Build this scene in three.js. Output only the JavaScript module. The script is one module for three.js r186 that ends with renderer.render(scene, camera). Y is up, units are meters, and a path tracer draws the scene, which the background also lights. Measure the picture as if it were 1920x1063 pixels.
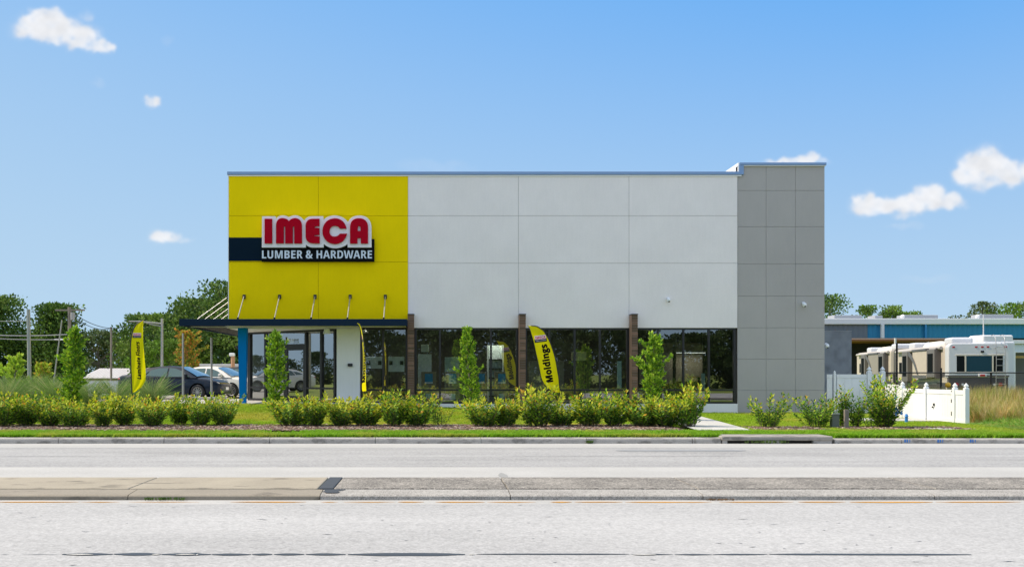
import * as THREE from 'three';
import { mergeGeometries, mergeVertices, toCreasedNormals } from 'three/addons/utils/BufferGeometryUtils.js';
import { RoundedBoxGeometry } from 'three/addons/geometries/RoundedBoxGeometry.js';
import { FontLoader } from 'three/addons/loaders/FontLoader.js';
import { TextGeometry } from 'three/addons/geometries/TextGeometry.js';
import { RectAreaLightUniformsLib } from 'three/addons/lights/RectAreaLightUniformsLib.js';
import { Brush, Evaluator, SUBTRACTION } from 'three-bvh-csg';

// ------------------------------------------------------------------ camera, sky, sun, exposure
const W = 1920, H = 1063, F = 1900, CX = 810, HY = 700, EYE = 1.65;   // focal length and principal point of the photograph, in its pixels
const scene = new THREE.Scene();
const camera = new THREE.PerspectiveCamera(2 * Math.atan(H / 2 / F) * 180 / Math.PI, W / H, 0.1, 3000);
camera.position.set(0, EYE, 0);
camera.lookAt(0, EYE, -10);
camera.setViewOffset(W, H, W / 2 - CX, H / 2 - HY, W, H);
const renderer = new THREE.WebGLRenderer({ antialias: true });
renderer.toneMapping = THREE.LinearToneMapping;
renderer.toneMappingExposure = 1.1;
renderer.shadowMap.enabled = true;
const SUN = new THREE.Vector3(-0.72, 0.80, -0.07).normalize();
const sun = new THREE.DirectionalLight(0xffeed6, 4.7);
sun.name = 'sun';
sun.position.copy(SUN).multiplyScalar(120);
sun.target.position.set(0, 0, -30);
sun.position.add(sun.target.position);
sun.castShadow = true;
Object.assign(sun.shadow.camera, { left: -60, right: 60, top: 60, bottom: -60, near: 1, far: 300 });
sun.shadow.mapSize.set(4096, 4096);
scene.add(sun, sun.target);

// ------------------------------------------------------------------ small maths
const lerp = (a, b, t) => a + (b - a) * t, clamp = (x, a = 0, b = 1) => Math.min(b, Math.max(a, x));
const sstep = (a, b, x) => { const t = clamp((x - a) / (b - a)); return t * t * (3 - 2 * t); };
function rng(seed) { let s = seed * 2654435761 >>> 0; return () => { s = (s + 0x6d2b79f5) | 0; let t = Math.imul(s ^ (s >>> 15), 1 | s); t = (t + Math.imul(t ^ (t >>> 7), 61 | t)) ^ t; return ((t ^ (t >>> 14)) >>> 0) / 4294967296; }; }
const hash = (x, y, s) => { let h = Math.imul(x, 374761393) ^ Math.imul(y, 668265263) ^ Math.imul(s, 1442695041); h = Math.imul(h ^ (h >>> 13), 1274126177); return ((h ^ (h >>> 16)) >>> 0) / 4294967296; };
function vnoise(x, y, s, px = 0, py = 0) {   // value noise, tiling with periods px, py when given
  const x0 = Math.floor(x), y0 = Math.floor(y), fx = x - x0, fy = y - y0, u = fx * fx * (3 - 2 * fx), v = fy * fy * (3 - 2 * fy);
  const w = (i, p) => p ? ((i % p) + p) % p : i;
  const a = w(x0, px), b = w(x0 + 1, px), c = w(y0, py), d = w(y0 + 1, py);
  return lerp(lerp(hash(a, c, s), hash(b, c, s), u), lerp(hash(a, d, s), hash(b, d, s), u), v);
}
function fbm(x, y, s, oct, px = 0, py = 0) { let t = 0, a = 0.5, n = 0; for (let i = 0; i < oct; i++) { t += a * vnoise(x, y, s + i, px, py); n += a; a *= 0.5; x *= 2; y *= 2; px *= 2; py *= 2; } return t / n; }
const gx = (px, Z) => (px - CX) * Z / F, gy = (py, Z) => EYE + (HY - py) * Z / F;       // photograph pixel at a distance Z to metres
const at = (px, py, Z) => new THREE.Vector3(gx(px, Z), gy(py, Z), -Z);

// ------------------------------------------------------------------ the sky
{
  const w = 4096, h = 2048, data = new Float32Array(w * h * 4);
  const blobs = [   // soft cumulus: centre and half sizes in the photograph's pixels, strength
    [85, 48, 62, 30, 1], [140, 68, 48, 24, .9], [60, 36, 34, 20, .9], [178, 84, 34, 16, .8], [208, 84, 14, 10, .8], [165, 32, 16, 12, .35],
    [286, 191, 15, 12, .8], [305, 442, 30, 15, .85], [330, 447, 32, 7, .4], [182, 152, 12, 9, .25], [312, 74, 12, 8, .22],
    [1848, 306, 50, 32, 1], [1812, 322, 26, 28, .8], [1895, 322, 34, 26, .9], [1850, 335, 50, 22, .7], [1960, 318, 60, 26, .8],
    [1622, 384, 28, 22, .95], [1668, 386, 42, 16, .9], [1706, 382, 36, 24, .95], [1742, 368, 34, 24, 1], [1778, 376, 34, 15, .85], [1695, 405, 26, 10, .5], [1640, 396, 46, 8, .6],
    [1515, 299, 22, 12, .8], [1475, 302, 40, 7, .7], [1540, 303, 20, 7, .4], [1745, 522, 50, 8, .22], [810, 312, 70, 14, .22], [1700, 425, 40, 5, .3],
  ];
  for (let r = 0; r < h; r++) {
    const up = ((r + 0.5) / h - 0.5) * Math.PI, y = Math.sin(up), c = Math.cos(up), el = up * 180 / Math.PI;
    for (let q = 0; q < w; q++) {
      const round = ((q + 0.5) / w - 0.5) * 2 * Math.PI, x = Math.cos(round) * c, z = Math.sin(round) * c, o = (r * w + q) * 4;
      const k2 = clamp((0.42 - x / Math.max(.05, Math.hypot(x, z))) / .9), k = sstep(-2, 26, el) * (1 - .52 * k2 * (1 - sstep(14, 30, el) * .4)), fillHaze = .8 * sstep(24, 50, el);  // overhead sky whitened and brightened as added fill for the shaded facade
      let R = lerp(lerp(0.485, 0.10, k), .70, fillHaze), G = lerp(lerp(0.67, 0.39, k), .81, fillHaze), B = lerp(lerp(0.84, 0.895, k), .97, fillHaze);
      if (el > 1 && (z > -0.2 || el > 26)) {   // bright unseen cloud over the rest of the sky, added to lift the shaded facade
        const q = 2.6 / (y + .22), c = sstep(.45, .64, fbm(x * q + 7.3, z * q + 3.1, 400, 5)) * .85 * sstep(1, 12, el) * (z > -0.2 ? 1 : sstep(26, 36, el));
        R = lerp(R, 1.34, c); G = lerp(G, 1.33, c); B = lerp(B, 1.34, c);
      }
      if (z < -0.5 && el > 2 && el < 24) {
        const px = CX + F * x / -z, py = HY - F * y / -z;
        if (px > -80 && px < 2080) {
          let d = 0;
          const wx = (fbm(px / 26, py / 26, 5, 4) - .5) * 30, wy = (fbm(px / 26, py / 26, 25, 4) - .5) * 24;
          for (const b of blobs) { const ex = (px + wx - b[0]) / b[2], ey = (py + wy - b[1]) / b[3], e = ex * ex + ey * ey; if (e < 2.2) d = Math.max(d, b[4] * (1 - sstep(0.1, 1.7, e))); }
          if (d > 0) {
            { const m = clamp(d * (0.45 + 0.95 * fbm(px / 15, py / 12, 77, 5))); d = lerp(m, sstep(.22, .78, m), .65) * .96; }
            const s = fbm(px / 22, py / 16, 99, 4), wh = 0.74 + 0.24 * s;
            R = lerp(R, wh, d); G = lerp(G, wh * 1.005, d); B = lerp(B, wh * 1.03, d);
          }
        }
      }
      const low = 1 - .07 * (1 - sstep(24, 40, el)); R *= low; G *= low; B *= low;
      if (el < 0) { R = .40; G = .45; B = .46; }
      data[o] = R; data[o + 1] = G; data[o + 2] = B; data[o + 3] = 1;
    }
  }
  const t = new THREE.DataTexture(data, w, h, THREE.RGBAFormat, THREE.FloatType);
  t.mapping = THREE.EquirectangularReflectionMapping; t.magFilter = THREE.LinearFilter; t.needsUpdate = true;
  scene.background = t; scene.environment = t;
}

// ------------------------------------------------------------------ builders
const used = new Map();
function numbered(n) { const k = used.get(n) ?? 0; used.set(n, k + 1); return k ? n + '_' + String(k).padStart(3, '0') : n; }
function tag(o, label, category, group, kind) { if (label) o.userData.label = label; if (category) o.userData.category = category; if (group) o.userData.group = group; if (kind) o.userData.kind = kind; return o; }
function thing(name, label, category, pos = [0, 0, 0], turn = 0, group) {
  const o = new THREE.Group(); o.name = numbered(name); o.position.set(...pos); o.rotation.y = turn; scene.add(o); return tag(o, label, category, group);
}
function copy(root, name, label, pos, turn = 0, scale) {
  const r = root.clone(); r.name = numbered(name); r.position.set(...pos); r.rotation.set(0, turn, 0); if (scale) r.scale.set(...scale);
  r.userData = { ...root.userData, label }; scene.add(r); return r;
}
function plain(g) { if (g.index) g = g.toNonIndexed(); for (const k of Object.keys(g.attributes)) if (!['position', 'normal', 'uv'].includes(k)) g.deleteAttribute(k); if (!g.attributes.normal) g.computeVertexNormals(); if (!g.attributes.uv) g.setAttribute('uv', new THREE.BufferAttribute(new Float32Array(g.attributes.position.count * 2), 2)); return g; }
function metric(g) {   // uv in metres, by the way each face points
  const p = g.attributes.position, uv = g.attributes.uv, n = new THREE.Vector3(), a = new THREE.Vector3(), b = new THREE.Vector3(), c = new THREE.Vector3();
  for (let i = 0; i < p.count; i += 3) {
    a.fromBufferAttribute(p, i); b.fromBufferAttribute(p, i + 1); c.fromBufferAttribute(p, i + 2);
    n.copy(b).sub(a).cross(c.clone().sub(a)); const x = Math.abs(n.x), y = Math.abs(n.y), z = Math.abs(n.z);
    [a, b, c].forEach((v, k) => { if (y >= x && y >= z) uv.setXY(i + k, v.x, v.z); else if (x > z) uv.setXY(i + k, v.z, v.y); else uv.setXY(i + k, v.x, v.y); });
  }
  return g;
}
function obj(name, geos, mat, parent, keepUV) {
  let g = Array.isArray(geos) ? (geos.length > 1 ? mergeGeometries(geos.map(plain)) : plain(geos[0])) : plain(geos);
  if (!keepUV) metric(g);
  const m = new THREE.Mesh(g, mat); m.name = parent ? name : numbered(name); m.castShadow = m.receiveShadow = true; (parent ?? scene).add(m); return m;
}
const struct = (name, geos, mat, label, keepUV) => tag(obj(name, geos, mat, null, keepUV), label, null, null, 'structure');
const bx = (x0, x1, y0, y1, z0, z1) => new THREE.BoxGeometry(Math.abs(x1 - x0), Math.abs(y1 - y0), Math.abs(z1 - z0)).translate((x0 + x1) / 2, (y0 + y1) / 2, (z0 + z1) / 2);
const rb = (x0, x1, y0, y1, z0, z1, r = 0.01, s = 2) => new RoundedBoxGeometry(Math.abs(x1 - x0), Math.abs(y1 - y0), Math.abs(z1 - z0), s, r).translate((x0 + x1) / 2, (y0 + y1) / 2, (z0 + z1) / 2);
const V = (x, y, z) => new THREE.Vector3(x, y, z);
function bar(a, b, r0, r1 = r0, n = 8) { const d = b.clone().sub(a), g = new THREE.CylinderGeometry(r1, r0, d.length(), n); g.applyQuaternion(new THREE.Quaternion().setFromUnitVectors(V(0, 1, 0), d.clone().normalize())); const m = a.clone().add(b).multiplyScalar(.5); return g.translate(m.x, m.y, m.z); }
const tube = (pts, r, n = 24, k = 6) => new THREE.TubeGeometry(new THREE.CatmullRomCurve3(pts), n, r, k);
function grid(nu, nv, f) {   // a sheet from f(u, v) -> Vector3
  const pos = [], uv = [], idx = [];
  for (let j = 0; j <= nv; j++) for (let i = 0; i <= nu; i++) { const p = f(i / nu, j / nv); pos.push(p.x, p.y, p.z); uv.push(i / nu, j / nv); }
  for (let j = 0; j < nv; j++) for (let i = 0; i < nu; i++) { const a = j * (nu + 1) + i, b = a + 1, c = a + nu + 1, d = c + 1; idx.push(a, b, d, a, d, c); }
  const g = new THREE.BufferGeometry(); g.setAttribute('position', new THREE.Float32BufferAttribute(pos, 3)); g.setAttribute('uv', new THREE.Float32BufferAttribute(uv, 2)); g.setIndex(idx); g.computeVertexNormals(); return g;
}
function shapeOf(pts) { const s = new THREE.Shape(); pts.forEach((p, i) => i ? s.lineTo(p[0], p[1]) : s.moveTo(p[0], p[1])); s.closePath(); return s; }

// ------------------------------------------------------------------ materials
function dataTex(n, f, metres, srgb = false, m = n) {
  const d = new Uint8Array(n * m * 4);
  for (let y = 0; y < m; y++) for (let x = 0; x < n; x++) { const c = f(x / n, y / m), o = (y * n + x) * 4; for (let k = 0; k < 3; k++) d[o + k] = clamp(c[k]) * 255; d[o + 3] = 255; }
  const t = new THREE.DataTexture(d, n, m); t.wrapS = t.wrapT = THREE.RepeatWrapping; t.magFilter = THREE.LinearFilter; t.repeat.set(1 / metres, 1 / metres); t.needsUpdate = true; if (srgb) t.colorSpace = THREE.SRGBColorSpace; return t;
}
const std = (r, g, b, rough = .8, more = {}) => new THREE.MeshStandardMaterial({ color: new THREE.Color(r, g, b), roughness: rough, ...more });
const grain = dataTex(512, (u, v) => { const a = .86 + .14 * fbm(u * 24, v * 24, 3, 4, 24, 24) + .06 * (fbm(u * 5, v * 5, 13, 3, 5, 5) - .5); return [a, a, a]; }, 2.3);
const stucco = dataTex(1024, (u, v) => { const a = .93 + .035 * (fbm(u * 90, v * 14, 8, 3, 90, 14) - .5) + .08 * (fbm(u * 6, v * 6, 41, 4, 6, 6) - .5) + .05 * (vnoise(u * 400, v * 400, 9, 400, 400) - .5); return [a, a, a]; }, 5.1);
const stuccoBump = dataTex(512, (u, v) => { const a = fbm(u * 100, v * 100, 18, 3, 100, 100); return [a, a, a]; }, 1.3);
const roadTex = (seed, tone, streak) => dataTex(2048, (u, v) => {
  let a = tone + .08 * (fbm(u * 5, v * 8, seed, 4, 5, 8) - .5) + .05 * (fbm(u * 2, v * 7, seed + 40, 3, 2, 7) - .5) + streak * (fbm(u * 3, v * 46, seed + 9, 3, 3, 46) - .5);
  const s = vnoise(u * 900, v * 900, seed + 2, 900, 900), s2 = vnoise(u * 340, v * 340, seed + 4, 340, 340);
  a += .12 * (s - .5) + .10 * (s2 - .5); if (s2 > .94) a -= .07; if (s > .96) a += .05;
  return [a, a * .992, a * .975];
}, 11.3);
const roadNear = roadTex(101, .375, .05), roadFar = roadTex(202, .325, .09);
const pale = dataTex(1024, (u, v) => { let a = .40 + .08 * (fbm(u * 8, v * 8, 61, 5, 8, 8) - .5) + .10 * (vnoise(u * 500, v * 500, 63, 500, 500) - .5); return [a, a * .985, a * .94]; }, 6.1);
const aggregate = dataTex(1024, (u, v) => { const b = fbm(u * 7, v * 7, 71, 5, 7, 7), s = vnoise(u * 300, v * 300, 73, 300, 300), s2 = vnoise(u * 110, v * 110, 75, 110, 110); let a = .195 + .17 * (b - .5) + .24 * (s - .5) + .16 * (s2 - .5); if (s > .86) a += .16; return [a * 1.06, a * .98, a * .86]; }, 3.1);
const aggregatePale = dataTex(1024, (u, v) => { const b = fbm(u * 7, v * 7, 171, 5, 7, 7), s = vnoise(u * 300, v * 300, 173, 300, 300); let a = .31 + .15 * (b - .5) + .28 * (s - .5); return [a * 1.03, a * .98, a * .9]; }, 3.1);
const beige = dataTex(1024, (u, v) => { const b = fbm(u * 9, v * 9, 81, 5, 9, 9), st = sstep(.62, .8, fbm(u * 12, v * 26, 83, 4, 12, 26)); let a = .295 + .09 * (b - .5) + .06 * (vnoise(u * 400, v * 400, 84, 400, 400) - .5) - .13 * st; return [a * 1.10, a * .97, a * .74]; }, 5.3);
const kerbTex = dataTex(1024, (u, v) => { const b = fbm(u * 10, v * 10, 91, 5, 10, 10), st = sstep(.52, .72, fbm(u * 16, v * 30, 93, 4, 16, 30)); let a = .37 + .12 * (b - .5) + .12 * (vnoise(u * 400, v * 400, 94, 400, 400) - .5) - .16 * st; return [a * 1.04, a * .98, a * .90]; }, 4.7);
const grassTex = dataTex(1024, (u, v) => { const b = fbm(u * 12, v * 12, 111, 5, 12, 12), y = sstep(.5, .75, fbm(u * 6, v * 6, 113, 4, 6, 6)), s = vnoise(u * 420, v * 420, 114, 420, 420), k = .6 + .5 * b + .5 * (s - .5); return [lerp(.16, .27, y) * k, lerp(.245, .27, y) * k, lerp(.012, .04, y) * k]; }, 7.3);
const dirtTex = dataTex(512, (u, v) => { const b = fbm(u * 20, v * 20, 121, 5, 20, 20), k = .5 + b; return [.16 * k, .125 * k, .095 * k]; }, 2.9);
const matte = (r, g, b, more = {}) => new THREE.MeshPhysicalMaterial({ color: new THREE.Color(r, g, b), roughness: .7, specularIntensity: .15, ...more });
const mat = {
  yellow: matte(.97, .72, .0, { map: stucco, bumpMap: stuccoBump, bumpScale: .0012 }),
  panel: std(.92, .86, .845, .9, { map: stucco, bumpMap: stuccoBump, bumpScale: .0015 }),
  tower: std(.45, .425, .41, .85, { map: stucco, bumpMap: stuccoBump, bumpScale: .0015 }),
  white: std(.90, .88, .87, .8, { map: stucco, bumpMap: stuccoBump, bumpScale: .001 }),
  trim: std(.80, .82, .85, .35), trimBlue: std(.22, .33, .52, .35, { metalness: .4 }),
  joint: std(.24, .24, .23, .9), jointYellow: std(.34, .27, .01, .9), jointPale: std(.2, .2, .2, .9),
  navy: matte(.010, .024, .048), darkFrame: std(.012, .012, .014, .35), deck: std(.05, .042, .036, .7),
  blue: matte(.0, .19, .55), steel: std(.42, .42, .42, .4, { metalness: .6 }), black: std(.01, .01, .012, .5),
  glass: new THREE.MeshPhysicalMaterial({ color: new THREE.Color(.66, .76, .72), roughness: 0, transmission: 1, thickness: 0, ior: 2.9 }),
  glassEntrance: new THREE.MeshPhysicalMaterial({ color: new THREE.Color(.55, .66, .63), roughness: 0, transmission: 1, thickness: 0, ior: 4.2 }),
  red: matte(.42, .0, .014), halo: std(.80, .78, .82, .4), band: matte(.002, .012, .026), letter: std(.66, .74, .86, .4),
  near: std(1, 1, 1, .9, { map: roadNear }), far: std(1, 1, 1, .9, { map: roadFar }), pale: std(1, 1, 1, .9, { map: pale }),
  aggregate: std(1, 1, 1, .95, { map: aggregate }), aggregatePale: std(1, 1, 1, .95, { map: aggregatePale }), beige: std(1, 1, 1, .9, { map: beige }), beigeDark: std(.80, .80, .83, .9, { map: beige }), kerb: std(1, 1, 1, .9, { map: kerbTex }),
  patch: std(.045, .055, .068, .85, { map: grain }), seal: std(.03, .04, .052, .6), yellowPaint: std(.62, .29, .03, .8, { map: grain }), bluePaint: std(.03, .17, .5, .7),
  ground: std(1, 1, 1, 1, { map: grassTex }), dirt: std(1, 1, 1, 1, { map: dirtTex }), concrete: std(1.2, 1.2, 1.18, .9, { map: pale }), asphalt: std(.85, .83, .78, .9, { map: pale }),
  chip: std(.17, .11, .085, .95), vinyl: std(.82, .83, .84, .4), pole: std(.30, .31, .32, .6), wood: std(.23, .20, .17, .9, { map: grain }), wire: std(.03, .03, .03, .6),
  bark: std(.16, .13, .10, .95), stem: std(.12, .085, .05, .9), barkPale: std(.34, .30, .26, .9),
  leaf: new THREE.MeshPhysicalMaterial({ color: 0xffffff, vertexColors: true, roughness: .85, transmission: .4, thickness: 0, side: THREE.DoubleSide, specularIntensity: .5, clearcoat: .12, clearcoatRoughness: .3 }),
  crown: new THREE.MeshPhysicalMaterial({ color: 0xffffff, vertexColors: true, roughness: .85, specularIntensity: .4, transmission: .3, thickness: 0, side: THREE.DoubleSide }),
  blade: new THREE.MeshPhysicalMaterial({ color: 0xffffff, roughness: .9, transmission: .4, specularIntensity: .3, thickness: 0, side: THREE.DoubleSide }),
};
// eslint-disable-next-line
const groundY = (x, Z) => .14 + .36 * sstep(29, 37, Z) * (1 - sstep(-5, 7, x)) - .25 * sstep(42, 47, Z) * sstep(14, 18, x);

// ================================================================== the setting: roads, median, kerb, lawn
struct('road', bx(-260, 260, -.3, 0, -12.72, 6), mat.near, 'pale worn road in the foreground');
struct('gutter', bx(-260, 260, -.3, .002, -13.3, -12.72), mat.pale, 'thin concrete gutter along the near side of the median');
struct('shoulder', bx(-260, 260, -.3, .001, -17.8, -14.9), mat.pale, 'pale strip of road behind the median');
struct('road', bx(-260, 260, -.3, 0, -22.45, -17.8), mat.far, 'far carriageway with faint tyre streaks');
struct('gutter', bx(-260, 260, -.3, .003, -23.75, -22.45), mat.pale, 'concrete gutter in front of the far kerb');
{ // worn paint, tar seals and repairs lying on the road
  const strip = (name, x0, x1, z, half, m, seed, label, kind = 'structure', y = .004, ragged = .5) => {
    const n = Math.max(6, Math.round((x1 - x0) / .12)), g = grid(n, 1, (u, v) => { const x = lerp(x0, x1, u), e = .5 - ragged / 2 + ragged * fbm(x * 5, v * 7, seed, 5), taper = Math.min(1, .25 + u * n / 3, .25 + (1 - u) * n / 3); return V(x, y, z - (v - .5) * 2 * half * (e + .3) * taper - .008 * Math.sin(x * 1.3 + seed)); });
    return tag(obj(name, g, m), label, null, null, kind);
  };
  const Zs = 9.22, X = (p) => gx(p, Zs);
  const segs = [[115, 210, .05], [212, 300, .055], [302, 395, .05], [397, 470, .045], [472, 510, .04], [513, 570, .042], [573, 648, .045], [652, 872, .06], [893, 1180, .022], [1184, 1262, .02], [1265, 1335, .024], [1337, 1440, .026], [1443, 1822, .030]];
  segs.forEach(([a, b, w], i) => strip('tar_seal', X(a), X(b), -Zs - .005 * Math.sin(i), w * 1.55, mat.seal, 300 + i, 'dark tar strip along the lane joint', 'structure', .004, .22));
  [[0, 16], [40, 110]].forEach(([a, b], i) => strip('tar_seal', X(a), X(b), -Zs, .008, mat.seal, 330 + i, 'thin crack at the left end of the tar joint'));
  [[125, 175], [285, 300], [368, 372], [880, 890], [1186, 1230], [330, 366]].forEach(([a, b], i) => strip('lane_marking', X(a), X(b), -Zs + .02, .03, mat.concrete, 350 + i, 'remnant of worn white lane paint beside the tar joint', 'structure', .007));
  for (let i = 0, x = -8.6; x < 9; i++) { const l = .2 + 1.0 * hash(i, 1, 7); strip('road_marking', x, x + l, -12.93, .018 + .034 * hash(i, 2, 7), mat.yellowPaint, 400 + i, 'worn yellow edge line fragment in front of the median', 'structure', .008, .9); x += l + .03 + .4 * hash(i, 3, 7) ** 2; }
  const Zf = 20.2;
  strip('tar_seal', gx(940, Zf), gx(1400, Zf), -Zf, .012, mat.seal, 501, 'thin dark joint line along the far carriageway', 'structure', .004);
  strip('tar_seal', gx(0, Zf), gx(180, Zf), -Zf + .1, .01, mat.seal, 502, 'faint dark joint line on the far carriageway at left', 'structure', .004);
  strip('road_patch', gx(1155, 21.6), gx(1400, 21.6), -21.6, .30, std(.27, .28, .29, .9, { map: grain }), 503, 'greyer repaired strip on the far carriageway', 'structure', .005, .2);
  strip('road_patch', gx(935, 16.3), gx(952, 16.3), -16.3, .55, std(.30, .30, .29, .9, { map: grain }), 504, 'small grey patch on the pale strip behind the median', 'structure', .005, .2);
  const r = rng(5), cr = [];   // pits and crumbs on the near road
  for (let i = 0; i < 70; i++) { const Z = 8.7 + r() * 4, x = (r() - .47) * 10.5, l = .015 + .05 * r() * r(); cr.push(grid(5, 1, (u, v) => V(x + (u - .5) * 2 * l, .004, -Z + (v - .5) * .018 * Math.sin(Math.PI * clamp(u, .08, .92)) + .006 * Math.sin(u * 7 + i)))); }
  tag(obj('road_pits', cr, mat.seal), 'scattered dark pits in the near road', null, null, 'stuff');
}
{ // the median: slabs and the nosing stones in front of them
  const md = new THREE.Group(); md.name = 'median'; tag(md, 'raised concrete median between the carriageways', null, null, 'structure'); scene.add(md);
  const nose = (x0, x1, m) => { const s = new THREE.Shape(); s.moveTo(0, 0); s.lineTo(0, .045); s.quadraticCurveTo(.004, .062, .05, .07); s.lineTo(.425, .092); s.lineTo(.425, 0); s.closePath(); const g = new THREE.ExtrudeGeometry(s, { depth: x1 - x0, bevelEnabled: false, curveSegments: 5, steps: 6 }); g.rotateY(Math.PI / 2); return obj('nosing_stone', g.translate(x0, 0, -13.17), m, md); };
  const slab = (x0, x1, m, y = .105) => obj('slab', rb(x0, x1, -.1, y, -15.08, -13.625, .02), m, md);
  const X = (p) => gx(p, 13.2), XS = (p) => gx(p, 14.3);
  const cutsN = [-3200, -1400, -450, 240, 600, 957, 1318, 1752, 2250, 3000, 4600], cutsS = [-3200, -1400, -450, 268, 606, 945, 1286, 1710, 2250, 3000, 4600];
  for (let i = 0; i < cutsN.length - 1; i++) nose(X(cutsN[i]) + .006, X(cutsN[i + 1]) - .006, i < 4 ? mat.beigeDark : mat.aggregatePale);
  for (let i = 0; i < cutsS.length - 1; i++) { let a = XS(cutsS[i]) + .005, b = XS(cutsS[i + 1]) - .005; if (i === 4) a = XS(634); slab(a, b, i < 4 ? mat.beige : mat.aggregate); }
  obj('dark_patch', rb(XS(607), XS(634) - .004, -.1, .108, -15.07, -13.62, .015), mat.patch, md);
  obj('dark_patch', grid(10, 8, (u, v) => { const d = .12 + .30 * v, e = .02 * Math.sin(v * 11) + .012 * Math.sin(v * 29 + 1), x = lerp(X(600) + .05 * (1 - v) + e, lerp(X(628), X(641), v) + .03 * Math.sin(v * 9), u); return V(x, .07 + .022 * (d - .05) / .375 + .004 + .01 * sstep(.3, 0, d), -13.17 - d); }), mat.patch, md);
}
{ // the far kerb: stones, storm inlet, blue survey marks
  const kb = new THREE.Group(); kb.name = 'kerb'; tag(kb, 'concrete kerb along the far side of the road', null, null, 'structure'); scene.add(kb);
  const stone = (x0, x1, h = .135, zb = -23.98) => { const s = new THREE.Shape(); s.moveTo(0, -.1); s.lineTo(.0, h - .05); s.quadraticCurveTo(.005, h, .06, h); s.lineTo(-zb - 23.75, h); s.lineTo(-zb - 23.75, -.1); s.closePath(); const g = new THREE.ExtrudeGeometry(s, { depth: x1 - x0, bevelEnabled: false, curveSegments: 4 }); g.rotateY(Math.PI / 2); return obj('kerb_stone', g.translate(x0, 0, -23.75), mat.kerb, kb); };
  const X = (p) => gx(p, 23.75), cuts = []; for (let p = -1480; p < 1304; p += 198.5) cuts.push(p); cuts.push(1304, 1353);
  for (let i = 0; i < cuts.length - 1; i++) stone(X(cuts[i]) + .007, X(cuts[i + 1]) - .007);
  const right = [1566, 1692, 1760, 1826, 1990, 2180, 2400, 2650, 2900];
  for (let i = 0; i < right.length - 1; i++) { const s = stone(X(right[i]) + .007, X(right[i + 1]) - .007, .115); if (i < 0) s.visible = true; }
  for (const p of [1702, 1764, 1825]) for (const [a, w] of [[-5, 3.2], [-.5, 2.4], [4.5, 1.4]]) obj('paint_mark', bx(X(p + a), X(p + a + w), .03, .1, -23.75, -23.7455), mat.bluePaint, kb);
  const inlet = thing('storm_inlet', 'raised concrete storm inlet slab with a dark throat in the far kerb', 'storm drain', [X(1458), 0, -23.75]);
  const hw = (X(1563) - X(1354)) / 2;
  obj('cover_slab', rb(-hw, hw, .07, .175, -.8, .025, .03, 3), std(.82, .81, .79, .95, { map: kerbTex }), inlet);
  obj('throat', [bx(-hw + .05, hw - .05, -.3, .07, -.8, -.12)], std(.035, .033, .03, .95), inlet);
  for (const [a, b] of [[-hw + .02, -hw + .14], [-.3, .1], [hw - .45, hw - .02]]) obj('jamb', bx(a, b, -.1, .07, -.12, 0), mat.kerb, inlet);
}
{ // the ground: one sheet to the horizon
  const xs = [-900, -300, -140, -80, -50, -35], zs = []; for (let x = -30; x <= 36; x += .75) xs.push(x); xs.push(45, 60, 90, 150, 320, 900);
  for (let z = 23.97; z < 50; z += .5) zs.push(z); zs.push(52, 56, 62, 72, 90, 130, 220, 420, 900);
  const pos = [], idx = [], uv = [];
  zs.forEach((Z) => xs.forEach((x) => { const b = Z > 29 ? .02 * (fbm(x * .8, Z * .8, 7, 3) - .5) : 0; pos.push(x, groundY(x, Z) - .03 + b, -Z); uv.push(x, Z); }));
  for (let j = 0; j < zs.length - 1; j++) for (let i = 0; i < xs.length - 1; i++) { const a = j * xs.length + i; idx.push(a, a + 1, a + xs.length + 1, a, a + xs.length + 1, a + xs.length); }
  const g = new THREE.BufferGeometry(); g.setAttribute('position', new THREE.Float32BufferAttribute(pos, 3)); g.setAttribute('uv', new THREE.Float32BufferAttribute(uv, 2)); g.setIndex(idx); g.computeVertexNormals();
  struct('ground', g, mat.ground, 'grassy ground behind the road', true);
  struct('ground', grid(40, 6, (u, v) => V(lerp(-900, 900, u), -.02, lerp(900, 6, v))), mat.ground, 'grassy ground on the near side of the road');
}
const bedEdge = (x) => .12 * Math.sin(x * 1.7) + .08 * Math.sin(x * 4.1 + 1);
const sheet = (name, x0, x1, Z0, Z1, m, label, lift = .012, nx = 60, nz = 8, rag = 0) => struct(name, grid(nx, nz, (u, v) => { const x = lerp(x0, x1, u), e = rag * bedEdge(x + v * 9), Z = lerp(Z0 - (v === 0 ? e : 0), Z1 + (v === 1 ? e : 0), v); return V(x, groundY(x, Z) + lift, -Z); }), m, label);
sheet('mulch_bed', -13, 6.75, 26.5, 29.5, mat.dirt, 'brown mulch bed under the row of shrubs', .012, 120, 10, 1);
sheet('mulch_bed', 8.55, 10.6, 26.6, 28.3, mat.dirt, 'small mulch patch around the shrub right of the path', .012, 20, 6, 1);
sheet('mulch_bed', 11, 14.6, 26.8, 28.6, mat.dirt, 'bare patch under the shrubs beside the utility box', .011, 20, 6, 1);
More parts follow.
